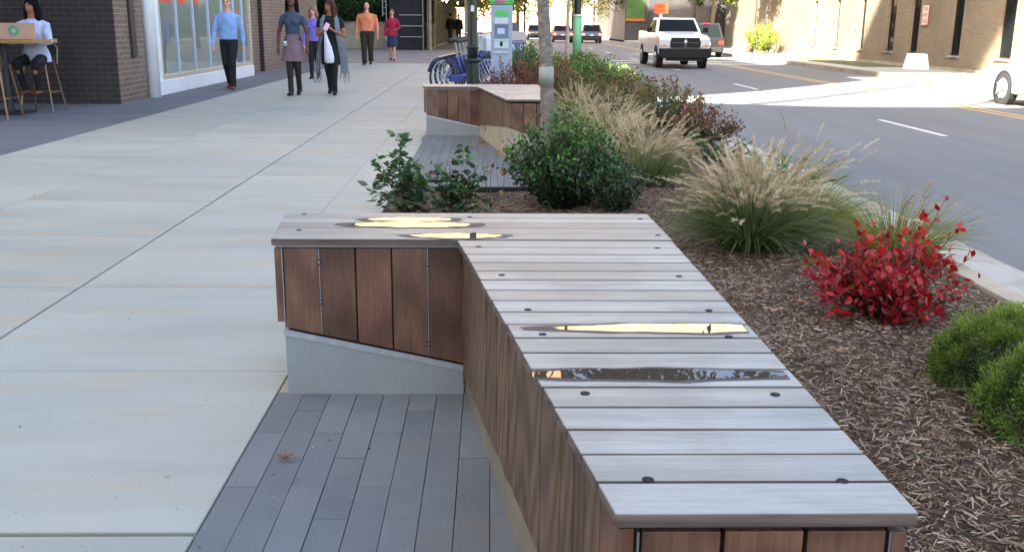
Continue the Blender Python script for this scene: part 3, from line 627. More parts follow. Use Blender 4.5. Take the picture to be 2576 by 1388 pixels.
# ================================================================= BENCHES
def make_bench():
    R0 = Vector((-.07, 2.88, 0)); root = empty('wood_bench', R0)
    T = Matrix.Translation(-R0)
    Y0, Y1 = 1.172, 2.865; xl = lambda y: .168+(y-Y0)*(-.268/(Y1-Y0)); xr = lambda y: .575-(y-Y0)*.016
    b = MB(); b.M = T; pitch = (Y1-Y0)/18; zt, th = .5, .021
    for i in range(18):
        a = Y0+i*pitch+(.0 if i == 0 else .0033); c = Y0+(i+1)*pitch-.0033; z = zt+random.uniform(-.0007, .0007); e = random.uniform(-.0015, .0015)
        b.poly([(xl(a)+e, a), (xr(a), a), (xr(c), c), (xl(c)+e, c)], zt-th, z, 1, None, 0)
    A0, A1 = 2.872, 3.295; p2 = (A1-A0)/5
    for i in range(5):
        a = A0+i*p2+.001; c = A0+(i+1)*p2-(.0035 if i % 2 else .0022); L_ = lambda y: -.659-(y-A0)*.10
        xa, xb = L_(a), .552-(a-A0)*.03
        b.poly([(xa, a), (xb, a), (xb-.003, c), (L_(c), c)], zt-th, zt+random.uniform(-.0006, .0006), 1, None, 0)
    b.build('seat_boards', [M_top, M_edge], root, bevel=.0028)
    # dark sub-frame under the boards
    b = MB(); b.M = T
    b.poly([(xl(Y0)+.03, Y0+.03), (xr(Y0)-.03, Y0+.03), (xr(Y1)-.03, Y1), (xr(Y1)-.03, A1-.03), (-.63, A1-.03), (-.625, A0+.036), (-.08, A0+.036)], .04, zt-th-.002)
    b.build('subframe', M_gap, root)
    # arm front cladding (five wide boards) + sloping foot
    b = MB(); b.M = T; n = 5; xa, xb = -.630, -.082; w = (xb-xa)/n
    zb = lambda x: .206+(x+.632)*(.088-.206)/.55
    for i in range(n):
        q0, q1 = xa+i*w+.0022, xa+(i+1)*w-.0022
        b.poly([(q0, 2.888), (q1, 2.888), (q1, 2.906), (q0, 2.906)], [zb(q0)+.012, zb(q1)+.012, zb(q1)+.012, zb(q0)+.012], .468)
    b.box(-.655, -.634, 2.886, 3.27, .236, .468)
    b.box(-.66, .53, 3.262, 3.28, .05, .468)
    b.build('end_cladding', M_clad, root, bevel=.0015)
    # steel battens in the gaps, corner angle
    b = MB(); b.M = T
    for gx in (xa+w, xa+4*w):
        b = MB(); b.M = T; b.box(gx-.0012, gx+.0012, 2.886, 2.90, zb(gx)+.014, .466); b.build('steel_batten', M_steel, root)
    b = MB(); b.M = T; b.box(-.6335, -.6305, 2.884, 2.90, .215, .470); b.build('corner_trim', M_steel, root)
    b = MB(); b.M = T; b.box(-.652, -.082, 2.893, 2.91, .4705, .4745); b.build('top_trim', M_steel, root)
    for gx, gz in ((xa+w, .425), (xa+w, .30), (xa+4*w, .42), (xa+4*w, .165)):
        q = MB(); q.M = T; q.tube([(gx, 2.8885, gz), (gx, 2.883, gz)], [.008, .008], 14); q.tube([(gx, 2.884, gz+.001), (gx, 2.879, gz+.001)], [.0045, .0035], 8, mi=1)
        q.build('bolt', [M_dkmetal, M_steel], root)
    # slanted side slats
    A = Vector((-.086, 2.888, 0)); B = Vector((xl(1.19)+.012, 1.19, 0)); d = (B-A); Ln = d.length; d.normalize(); nin = Vector((-d.y, d.x, 0))
    if nin.x < 0: nin = -nin
    Ms = Matrix((( d.x, nin.x, 0, A.x), (d.y, nin.y, 0, A.y), (0, 0, 1, 0), (0, 0, 0, 1)))
    b = MB(); b.M = T @ Ms; hb = lambda s: .065+.08*s/Ln
    s = .0; b.box(-.004, .022, .0, .02, .03, .468)
    s = .024; wds = [.05, .085, .05, .05, .06, .085, .085, .085, .085, .085]; k = 0
    while s < Ln-.11:
        w_ = wds[k] if k < len(wds) else .088; k += 1; o = random.uniform(-.0012, .0015); e = min(s+w_, Ln-.10)
        b.poly([(s+.0012, o), (e-.0012, o), (e-.0012, .02), (s+.0012, .02)], [hb(s), hb(e), hb(e), hb(s)], .468-random.uniform(0, .0015)); s = e
    b.build('side_slats', M_clad2, root, bevel=.0015)
    b = MB(); b.M = T @ Ms; b.poly([(Ln-.099, -.001), (Ln+.0, -.001), (Ln+.0, .02), (Ln-.099, .02)], .145, .467)
    b.build('corner_board', M_clad, root, bevel=.0015)
    # near end + right side cladding
    b = MB(); b.M = T; x0, x1 = xl(1.19)+.016, xr(Y0)-.008; n = 3; c0, c1 = x0+.022, x1-.024; w = (c1-c0)/n
    for i in range(n): b.box(c0+i*w+.003, c0+(i+1)*w-.003, 1.186, 1.204, .155, .466)
    b.box(c1+.004, x1, 1.183, 1.207, .16, .466)
    for i in range(14):
        ya = 1.21+i*.148; b.box(xr(ya)-.028, xr(ya)-.010, ya, ya+.1455, .10, .466)
    b.build('end_cladding', M_clad, root, bevel=.0015)
    for q0 in (c0-.004, c1+.0005):
        b = MB(); b.M = T; b.box(q0, q0+.0032, 1.183, 1.2, .2, .467); b.build('corner_trim', M_steel, root)
    # concrete feet + flashing
    b = MB(); b.M = T
    b.poly([(-.634, 2.884), (-.082, 2.884), (-.082, 3.25), (-.634, 3.25)], -.05, [zb(-.634), zb(-.082), zb(-.082), zb(-.634)])
    b.build('concrete_foot', M_pour, root, bevel=.003)
    b = MB(); b.M = T
    b.poly([(-.638, 2.8815), (-.081, 2.8815), (-.081, 2.8865), (-.638, 2.8865)], [zb(-.634)-.012, zb(-.082)-.012]+[zb(-.082)-.012, zb(-.634)-.012], [zb(-.634)+.007, zb(-.082)+.007, zb(-.082)+.007, zb(-.634)+.007])
    b.build('flashing', M_galv, root)
    b = MB(); b.M = T
    b.poly([(-.079, 2.889), (.183, 1.183), (.55, 1.183), (.53, 2.889)], -.05, [.055, .15, .09, .05])
    b.build('concrete_foot', M_foot, root, bevel=.003)
    b = MB(); b.M = T; b.poly([(.186, 1.1805), (.55, 1.1805), (.55, 1.1845), (.186, 1.1845)], [.140, .080, .080, .140], [.158, .098, .098, .158]); b.build('flashing', M_galv, root)
    # countersunk bolt holes, their inner shade painted as raised near-black discs
    for px, py in ((1630, 1206), (2120, 1210), (1472, 989), (1950, 992), (1365, 841), (1833, 847), (1328, 779), (1783, 781), (1262, 692), (1708, 695), (1204, 621), (1653, 624),
                   (765, 539), (1182, 546), (1610, 551), (752, 579), (1192, 587), (1655, 592)):
        g = G(px, py, .5); b = MB(); b.M = T; b.tube([(g.x, g.y, .4995), (g.x, g.y, .5012)], [.0088, .0086], 16); b.build('hole_disc', M_gap, root)
    return root
bench = tag(make_bench(), 'nearest grey topped wooden bench with rain puddles, angled plan and concrete feet', 'bench', 'angled wooden benches beside the pavement')
bench2 = copy_tree(bench); bench2.location = bench.location + Vector((-.035, 7.32, 0))
tag(bench2, 'second wooden bench further away behind the leafy bush and tree trunk', 'bench', 'angled wooden benches beside the pavement')
f2 = MB(); f2.M = Matrix.Translation((.07, -2.88, 0))
f2.poly([(-.086, 2.889), (.176, 1.176), (.555, 1.176), (.535, 2.889)], -.05, [.11, .26, .13, .08])
f2.build('concrete_foot', M_tan, bench2, bevel=.003)
# puddles
m, nt, P, N, L = newmat('rain_water'); P.inputs['Base Color'].default_value = rgb(70, 60, 52); P.inputs['Roughness'].default_value = .015; P.inputs['IOR'].default_value = 1.36; P.inputs['Specular IOR Level'].default_value = .55
v = mapping(N, L); bump(N, L, P, noise(N, L, v, 6, 2), .02, .002); M_water = m
m, nt, P, N, L = newmat('wet_wood'); v = mapping(N, L, (3, 60, 60)); n1 = noise(N, L, v, 3, 4); r = ramp(N, [(.3, rgb(74, 68, 63)), (.7, rgb(100, 93, 86))]); L.new(n1, r.inputs[0]); L.new(r.outputs[0], P.inputs['Base Color']); P.inputs['Roughness'].default_value = .7; P.inputs['Specular IOR Level'].default_value = .15; M_wet = m
def puddle(pl, pr, pt, pb, label, cut=None, cutl=None):
    a, c = G(*pl, .5), G(*pr, .5); t, bo = G(*pt, .5).y, G(*pb, .5).y
    cx, cy, rx, ry = (a.x+c.x)/2, (t+bo)/2, (c.x-a.x)/2, (t-bo)/2
    root = empty('puddle', (cx, cy, .5), 0, label, 'puddle', 'rain puddles on the bench')
    def blob(k, z, nm, mt, ky=1, dome=0, pw=2.0):
        b = MB(); n = 64; ring = []
        for i in range(n):
            th = 2*PI*i/n; w = 1+.05*math.sin(3*th+cx*9)+.03*math.sin(7*th)+.02*math.sin(13*th+cy*7)
            x = rx*k*w*math.cos(th); y = ry*ky*(1+.06*math.sin(4*th+1))*math.copysign(abs(math.sin(th))**(2/pw), math.sin(th))*(1+.08*math.sin(9*th+cx*5)+.05*math.sin(17*th))
            if cut is not None: x = min(x, cut-cx)
            if cutl is not None: x = max(x, cutl-cx)
            ring.append((x, y))
        b.add([(x, y, z) for x, y in ring]+[(x*.985, y*.94, z+dome) for x, y in ring]+[(x, y, z-.0005) for x, y in ring],
              [(i, (i+1) % n, n+(i+1) % n, n+i) for i in range(n)]+[tuple(range(n, 2*n))]+[(2*n+i, 2*n+(i+1) % n, (i+1) % n, i) for i in range(n)])
        return b.build(nm, mt, root, fixn=False)
    blob(1.26, .0009, 'wet_wood_rim', M_wet, 1.22); blob(1.0, .0012, 'water', M_water, 1, .0005, 2.1)
puddle((1400, 826), (2030, 826), (1650, 815), (1650, 838), 'long puddle on the bench reflecting a sunlit pink and cream building', .548)
puddle((1300, 942), (1975, 942), (1650, 928), (1650, 957), 'longest puddle on the bench, nearest the camera, reflecting dark tree leaves', .553, .078)
puddle((888, 564), (1190, 566), (1040, 558.5), (1040, 573), 'wide glowing puddle on the middle of the far arm of the bench')
puddle((925, 554), (1140, 555), (1040, 547.5), (1040, 557.8), 'narrow glowing puddle nearest the back edge of the far arm of the bench')
puddle((1035, 594), (1265, 595), (1150, 587.5), (1150, 600.5), 'glowing puddle along the front board of the far arm of the bench')
# ================================================================= LEFT BUILDING
XW = -5.18
bb = empty('brick_building', (XW, 14, 0), 0, 'dark brick building with white column and tall shop window along the left pavement', 'building')
Tb = Matrix.Translation((-XW, -14, 0))
def bpart(nm, mt, boxes, parent=None, bevel=0, M=Tb):
    b = MB(); b.M = M
    for q in boxes: b.box(*q)
    return b.build(nm, mt, bb if parent is None else parent, bevel=bevel)
bpart('wall', M_bdark, [(-16, XW, 13.92, 15.05, 0, 4)])
bpart('side_wall', M_bbrown, [(XW+.0, XW+.012, 13.932, 15.04, 0, 4), (XW-1, XW-.15, 15.05, 15.35, 0, 4)])  # street side skinned in lighter brown brick, its warm light painted in
bpart('pier', M_bdark, [(-12, -5.34, 23.6, 24.62, 0, 4)])
bpart('pier_side', M_bbrown, [(-5.34, -5.325, 23.61, 31, 0, 4), (-12, -5.345, 24.63, 30.99, 0, 4)])  # pier's street side too: lit look put into a browner brick
bpart('upper_storeys', M_bbrown, [(-16, XW-.02, 9.1, 25.0, 4.0, 20.0), (-16, XW-.02, 27.4, 31, 4.0, 20), (-16, XW-.02, 25, 27.4, 4.0, 7.0)])
bpart('downpipe', M_dkmetal, [(XW+.012, XW+.05, 14.45, 14.63, .62, 4)], bevel=.01)
b = MB(); b.M = Tb; b.tube([(XW+.03, 15.23, 0), (XW+.03, 15.23, 4)], .105, 24); b.build('column', M_white, bb, smooth=True)
bpart('corner_panel', M_white, [(XW-.30, XW+.01, 15.42, 15.86, .226, 4)], bevel=.005)
bpart('window_base', M_white, [(XW-.2, XW+.035, 15.42, 21.75, 0, .225)], bevel=.006)
bpart('back_wall', M_bbrown, [(-8, XW-2.2, 15.36, 23.6, 0, 4), (-6, XW-.25, 22.0, 23.6, 0, 4)])
wf = bpart('window_frame', mat('champagne_frame', rgb(196, 184, 160), .4, .05), [(XW-.06, XW+.02, 15.78, 21.75, .226, .30), (XW-.06, XW+.02, 15.78, 15.83, .30, 4), (XW-.06, XW+.02, 21.68, 21.75, .30, 4)], bevel=.004)
M_mull = mat('pale_blue_mullion', rgb(186, 200, 220), .35, .03)
for yy in (16.72, 17.66, 18.60, 19.54, 20.42, 21.12):
    bpart('mullion', M_mull, [(XW-.03, XW+.006, yy-.016, yy+.016, .30, 4)], parent=wf, bevel=.003, M=Tb)
bpart('glass', M_glass, [(XW-.03, XW-.022, 15.8, 21.7, .30, 4)], parent=wf)
bpart('interior', mat('dim_interior', rgb(70, 74, 66), .9, .3, 1), [(XW-2.1, XW-2.0, 15.4, 22, 0, 4)])
# orange strips set high on the window glass
os_ = MB()
for a, c in ((15.95, 16.55), (16.9, 17.3), (17.8, 18.05)): os_.box(XW-.020, XW-.017, a, c, 1.42, 1.62)
o = os_.build('window_strip', mat('orange_strip', rgb(226, 70, 30), .5, .05)); tag(o, 'orange strip set high across the shop window glass', 'poster')
# block behind/left that throws the morning shade
cb = empty('tower_block', (-20, -20, 0), 0, 'tall brown block behind the viewpoint shading the street', 'building')
b = MB(); b.M = Matrix.Translation((20, 20, 0)); b.box(-34, -5.6, -50, -3.3, 0, 24); b.build('wall', M_bbrown, cb)
b = MB(); b.M = Matrix.Translation((20, 20, 0)); b.box(-23, -13, -9.0, -1.3, 42.7, 45.2); b.build('shadow_slab', M_pour, cb)  # added slab, out of view, shaped to throw the far wall's slanted shadow
b = MB(); b.M = Matrix.Translation((20, 20, 0))
for x, y in ((-22, -8), (-14, -8), (-22, -3.6), (-14, -3.6)): b.tube([(x, y, 24), (x, y, 42.7)], .12, 8)
b.build('slab_post', M_dkmetal, cb)  # posts added only to carry the unseen slab
t2 = empty('office_tower', (-10, 50, 0), 0, 'brown office tower set back behind the hedge', 'building')
b = MB(); b.box(-20, .7, -19, 16, 3.2, 32); b.box(-20, -1.0, -19, 16, 0, 3.2); b.build('wall', M_bfar, t2)
# hedge on its planter wall
pw = empty('planter_wall', (-6, 44.6, 0), 0, 'long low tan concrete planter wall under the dark hedge', 'planter wall')
b = MB(); b.box(-4.5, 3.1, 0, 1.0, 0, 1.10); b.box(-4.5, -4.2, -13, 0, 0, 1.10); b.build('wall', M_tan, pw, bevel=.02)
b = MB(); b.box(-4.52, 3.12, -.02, 1.02, 1.101, 1.16); b.build('coping', M_pour, pw, bevel=.01)
dw = empty('hedge_backing', (-6.2, 47.5, 0), 0, 'added dark backing that hides the sunlit building behind the hedge', 'screen')  # added so the sunlit building doesn't shine through gaps in the hedge
b = MB(); b.box(-7, 3.4, 0, .1, 0, 4.2); b.build('backing_sheet', mat('dark_backing_sheet', rgb(34, 36, 34), .8, .3, 2), dw)
for k in range(5):
    b = MB(); b.tube([(-6.5+k*2.4, -.06, 0), (-6.5+k*2.4, -.06, 4.2)], .04, 8); b.build('backing_post', M_dkmetal, dw)
# scaffold in front of dark mesh
sf = empty('scaffold', (-3.6, 42.9, 0), 0, 'scaffold frame of grey tubes over dark mesh beside the hedge', 'scaffold')
b = MB(); b.box(-.75, .78, .3, .34, 0.05, 3.4); b.build('mesh_sheet', mat('black_mesh', (.016, .016, .018, 1), .8, .3, 5), sf)
b = MB()
for x in (-.85, .7): b.tube([(x, 0, 0), (x, 0, 3.4)], .025, 8)
for z in (.55, 1.0, 1.45, 2.4): b.tube([(-.85 if z > 1.6 else -.3, 0, z), (.72, 0, z)], .018, 6)
b.tube([(-1.0, 0, 1.4), (-1.0, 0, 3.2)], .025, 8)
for z in (1.5, 1.75, 2.0): b.tube([(-1.0, 0, z), (-.85, 0, z)], .015, 6)
b.build('scaffold_tubes', mat('scaffold_tube', rgb(150, 152, 148), .4, .15, metal=.6), sf)
# covered walkway
cw = empty('covered_walkway', (-2.7, 42.9, 0), 0, 'covered walkway of pale upright boards with bulbs under its dark roof', 'walkway')
b = MB(); y = 0
M_hoard = woodmat('pale_hoarding', rgb(120, 112, 92), rgb(170, 160, 134), 2, .8, .2, .5)
while y < 36:
    b.box(-.03, .03+random.uniform(-.01, .02), y+.02, y+.27, .05, 2.25); y += .30
b.build('board_fence', M_hoard, cw)
b = MB(); b.box(-.2, 2.0, -.3, 36, 2.32, 2.6); b.build('roof_deck', mat('dark_plywood', rgb(66, 58, 44), .9, .3, 3), cw)
for k in range(12):
    for x in (.12, 1.62):
        if x < 1 and k > 1: continue
        b = MB(); b.box(x-.05, x+.05, k*3.1-.05, k*3.1+.05, 0, 2.32); b.build('post', mat('post_timber', rgb(150, 140, 112), .8, .25, 6), cw)
b = MB(); b.box(1.58, 1.66, 0, 36, 1.0, 1.08); b.build('handrail', mat('post_timber', rgb(150, 140, 112)), cw)
for (px, py) in ((1126, 8), (1112, 22), (1116, 13), (1130, 14), (1140, 18)):
    yy = 1.2+abs(py-8)*.9; b = MB(); b.ell((.35+.25*((px*7) % 5)/2, yy, 2.22), .035, .035, .05, 8); b.build('bulb', mat('lit_bulb', (1, .8, .5, 1), .5, 0, emit=((1, .8, .5, 1), 14)), cw)
# ================================================================= RIGHT BUILDING
XR = 14.0
rb = empty('tan_brick_building', (XR, 40, 0), 0, 'tan brick building with tall narrow slit windows, half sunlit, across the road', 'building')
Tr = Matrix.Translation((-XR, -40, 0))
slits = [(34.55, .75), (32.6, .72), (29.6, .72), (26.6, .8), (37.4, .5), (40.2, .4), (43.0, .4)]
segs = []; ycur = 14.0
b = MB(); b.M = Tr; zs0, zs1 = .30, 2.18
for y, w in sorted(slits):
    b.box(XR, XR+.4, ycur, y, RZ, 9); b.box(XR, XR+.4, y, y+w, RZ, zs0); b.box(XR, XR+.4, y, y+w, zs1+(.9 if y < 31 else 0), 9); ycur = y+w
b.box(XR, XR+.4, ycur, 60, RZ, 9); b.box(XR+.4, XR+8, 14, 60, RZ, 9)
b.build('wall', M_btan, rb)
for y, w in slits:
    q = MB(); q.M = Tr; q.box(XR+.10, XR+.30, y+.003, y+w-.003, zs0+.003, zs1+(.9 if y < 31 else 0)-.003); fr = q.build('window', mat('brown_window_frame', rgb(84, 60, 44), .5, .1), rb)
    q = MB(); q.M = Tr; q.box(XR+.09, XR+.095, y+.08, y+w-.04, zs0+.05, zs1+(.9 if y < 31 else 0)-.04); q.build('pane', M_carglass, fr)
    q = MB(); q.M = Tr; q.box(XR-.05, XR+.09, y-.05, y+w+.02, zs0-.05, zs0); q.build('sill', M_pour, fr)
b = MB(); b.M = Tr; b.box(XR-.06, XR-.001, 14, 60, RZ, RZ+.22); b.build('plinth', M_tan, rb)
for y in (38.2, 41.5, 45.2, 49.0, 53.5):
    b = MB(); b.M = Tr; b.box(XR-.09, XR, y, y+.12, 1.0, 1.14); b.tube([(XR-.02, y+.06, 1.0), (XR-.02, y+.06, .1)], .012, 5); b.build('wall_lamp', M_galv, rb)
# red and white sign on that wall
sg = empty('wall_sign', (XR-.02, 32.15, 1.50), 0, 'white parking sign with red border and three short lines beside a slit window', 'sign')
b = MB(); b.box(-.012, 0, -.25, .25, -.33, .33); pl = b.build('sign_panel', mat('sign_red', rgb(170, 60, 60), .5, .05), sg)
b = MB(); b.box(-.016, -.0125, -.22, .22, -.30, .30); b.build('sign_face', mat('sign_white', rgb(216, 206, 190), .5, .05), sg)
for i, t in enumerate(('TOW', 'AWAY', 'ZONE')):
    text(t, .15, (-.019, 0, .19-.19*i), (PI/2, 0, -PI/2), mat('sign_red', rgb(170, 60, 60)), sg, sx=.85)
# white concrete block on the far pavement
b = MB(); b.add([(-.36, -.36, 0), (.36, -.36, 0), (.36, .36, 0), (-.36, .36, 0), (-.27, -.27, .56), (.27, -.27, .56), (.27, .27, .56), (-.27, .27, .56)], [(0, 1, 5, 4), (1, 2, 6, 5), (2, 3, 7, 6), (3, 0, 4, 7), (4, 5, 6, 7), (0, 3, 2, 1)])
g = G(2303, 175, RZ+.13); o = b.build('concrete_block', M_white, None, bevel=.02); o.location = (g.x, g.y, RZ+.13); o.scale = (.85,)*3; tag(o, 'white tapered concrete block on the sunlit far pavement', 'bollard')
# charcoal building beyond, with green panel and orange strip
cbd = empty('charcoal_brick_building', (13.2, 75, 0), 0, 'dark charcoal brick building beyond the tan one on the right', 'building')
b = MB(); b.box(.0, 12, -14.5, 50, RZ, 14); b.build('wall', M_bfar, cbd)
b = MB(); b.box(-2.0, 0, 9, 20, RZ, 14); b.build('projecting_bay', M_bfar, cbd)
b = MB(); b.box(-1.9, -.4, 8.95, 8.98, 1.62, 5); b.build('green_panel', mat('green_panel', rgb(70, 100, 42), .4, .25, 1.2), cbd)
b = MB(); b.box(-1.95, -.35, 8.9, 8.98, 1.42, 1.62); b.build('orange_band', mat('orange_band', rgb(176, 98, 40), .5, .1), cbd)
# far street end
def far_block(nm, lb, x0, x1, y0, y1, h, m1, m2, fl=3.4, bay=3.0, ww=1.7, group=None):
    r_ = empty(nm, ((x0+x1)/2, y0, 0), 0, lb, 'building', group); M = Matrix.Translation((-(x0+x1)/2, -y0, 0))
    b = MB(); b.M = M; b.box(x0, x1, y0, y1, -.3, h); b.build('wall', m1, r_)
    nx = 5; q = MB(); q.box(-ww, ww, -.05, -.02, 0, 2.0); first = None
    for f in range(int(h/fl)):
        for i in range(nx):
            loc = M @ Vector((x0+(x1-x0)*(i+.5)/nx, y0, f*fl+1.0))
            if first is None: first = o = q.build('window', m2, r_)
            else: o = first.copy(); COL.objects.link(o); o.parent = r_
            o.location = loc
    b = MB(); b.M = M; b.box(x0-.3, x1+.3, y0-.4, y0, h-.8, h+.5); b.build('cornice', m1, r_)
    return r_
far_block('cream_building', 'tall pale cream building closing the far end of the street', -34, 12, 150, 170, 58, M_cream, mat('pale_tan_window', rgb(178, 150, 126), .4, .2))
far_block('pink_building', 'pink brick building at the far end of the street on the right', 12.5, 40, 140, 160, 50, mat('pink_brick', rgb(208, 182, 160), .8, .15, 1), mat('pale_window', rgb(210, 205, 190), .4, .2))
# ================================================================= STREET FURNITURE
def lamp_post(loc, label, r=.078, col=(22, 40, 38)):
    root = empty('lamp_post', loc, 0, label, 'lamp post'); mt = mat('dark_green_paint%d' % col[0], rgb(*col), .35, .15, 6)
    b = MB(); b.tube([(0, 0, 0), (0, 0, .12), (0, 0, .16), (0, 0, .66)], [r*1.5, r*1.45, r, r], 20); b.build('base', mt, root, smooth=False)
    b = MB(); b.tube([(0, 0, .66), (0, 0, .675), (0, 0, .69), (0, 0, .71), (0, 0, .72)], [r, r*1.25, r*1.3, r*1.2, r*.95], 20); b.tube([(0, 0, .83), (0, 0, .845), (0, 0, .86)], [r*.9, r*1.08, r*.85], 20); b.build('collar', mt, root)
    b = MB(); b.tube([(0, 0, .70), (0, 0, .85), (0, 0, 1.3), (0, 0, 4.2)], [r*.85, r*.82, r*.62, r*.5], 20); b.build('shaft', mt, root, smooth=True)
    b = MB(); b.tube([(0, 0, 4.2), (0, 0, 4.3), (0, 0, 4.75), (0, 0, 4.85)], [.08, .17, .2, .05], 16); b.build('lantern', mat('lantern_glass', (.6, .6, .55, 1), .3, 0), root)
    return root
lp = lamp_post((-.225, 12.3, 0), 'dark green lamp post with moulded collars behind the second bench')
b = MB(); b.box(-.02, .02, -.062, -.058, 1.27, 1.34); b.build('sticker', mat('white_sticker', (.7, .7, .7, 1), .5, 0), lp)
lamp_post((1.12, 33.5, 0), 'slim black post standing behind the price board', .05, (26, 24, 24))
# kiosk
kx = (1256-1288)/2450+.0237; Yk = 14.9; g = Vector((kx*Yk+.0, Yk, 0))
ks = empty('bike_kiosk', g+Vector((0, 0, 1.13*(1-.82))), 0, 'pale grey payment kiosk with green header beside the rental bikes', 'kiosk')
M_ksk = mat('kiosk_grey', rgb(148, 162, 182), .4, .05, 4)
hw = .195
b = MB(); b.box(-hw, hw, 0, .28, -.25, 1.46); b.build('cabinet', M_ksk, ks, bevel=.012)
b = MB(); b.box(-hw-.012, hw+.012, -.012, .29, 1.462, 2.05); b.build('header', mat('kiosk_green', rgb(66, 176, 84), .4, .1, 3), ks, bevel=.01)
b = MB(); b.box(-.13, .13, -.02, -.013, 1.54, 1.64, 0); b.box(-.10, .06, -.021, -.0201, 1.50, 1.535, 1); b.box(-.12, -.02, -.0215, -.0205, 1.485, 1.50, 2); b.build('header_graphic', [mat('gr_white', rgb(210, 220, 230), .4, 0), mat('gr_pink', rgb(206, 60, 110), .4, 0), mat('gr_blue', rgb(60, 110, 180), .4, 0)], ks)
b = MB(); b.box(-.125, .115, -.006, -.001, 1.25, 1.36); b.build('green_label', mat('kiosk_label_green', rgb(84, 186, 100), .4, .1), ks)
b = MB(); b.box(-.125, .115, -.008, -.001, 1.13, 1.235); b.build('white_label', mat('kiosk_white', rgb(196, 208, 220), .4, .05), ks)
b = MB(); b.box(-.135, .125, -.03, -.001, 1.09, 1.118); b.box(-.135, .125, -.003, -.001, .87, 1.09); b.build('screen_hood', mat('kiosk_dark', rgb(104, 122, 146), .4, .05), ks)
b = MB(); b.box(-.075, .055, -.006, -.0035, .95, 1.05); b.build('screen', mat('kiosk_screen', rgb(176, 200, 232), .15, .05), ks)
b = MB(); b.box(-.135, .125, -.02, -.001, .835, .86); b.box(-.14, .13, -.02, -.001, .61, .635); b.box(-.135, .125, -.012, -.001, .70, .83); b.build('card_panel', mat('kiosk_pale', rgb(176, 204, 206), .4, .05), ks)
b = MB(); b.box(-.028, .018, -.016, -.0125, .735, .815); b.build('card_slot', M_gap, ks)
# price board
pbd = empty('price_board', (((1297-1288)/2450+.0237)*20.5, 20.5, 0), 0, 'blue price board with $10 and $30 standing beside the kiosk', 'sign')
ks.scale = (.82,)*3
b = MB(); b.box(-.15, .15, 0, .05, .12, .98); b.build('panel', mat('board_frame', rgb(186, 178, 172), .5, .05), pbd, bevel=.01)
b = MB(); b.box(-.135, .115, -.004, -.001, .30, .80); b.build('face', mat('board_blue', rgb(64, 82, 134), .5, .1), pbd)
b = MB(); b.box(-.14, .02, 0, .04, .981, 1.16); b.build('box_top', mat('board_grey', rgb(96, 92, 88), .6, .1), pbd)
mw = mat('sign_letter_white', (.75, .75, .78, 1), .5, 0)
text('$10', .155, (-.02, -.006, .66), (PI/2, 0, 0), mw, pbd); text('$30', .155, (-.02, -.006, .38), (PI/2, 0, 0), mw, pbd)
text('1-DAY PASS', .045, (-.02, -.006, .765), (PI/2, 0, 0), mw, pbd); text('MEMBER', .045, (-.02, -.006, .50), (PI/2, 0, 0), mw, pbd)
b = MB(); b.box(-.13, -.11, .01, .04, 0, .12); b.box(.11, .13, .01, .04, 0, .12); b.build('leg', M_dkmetal, pbd)
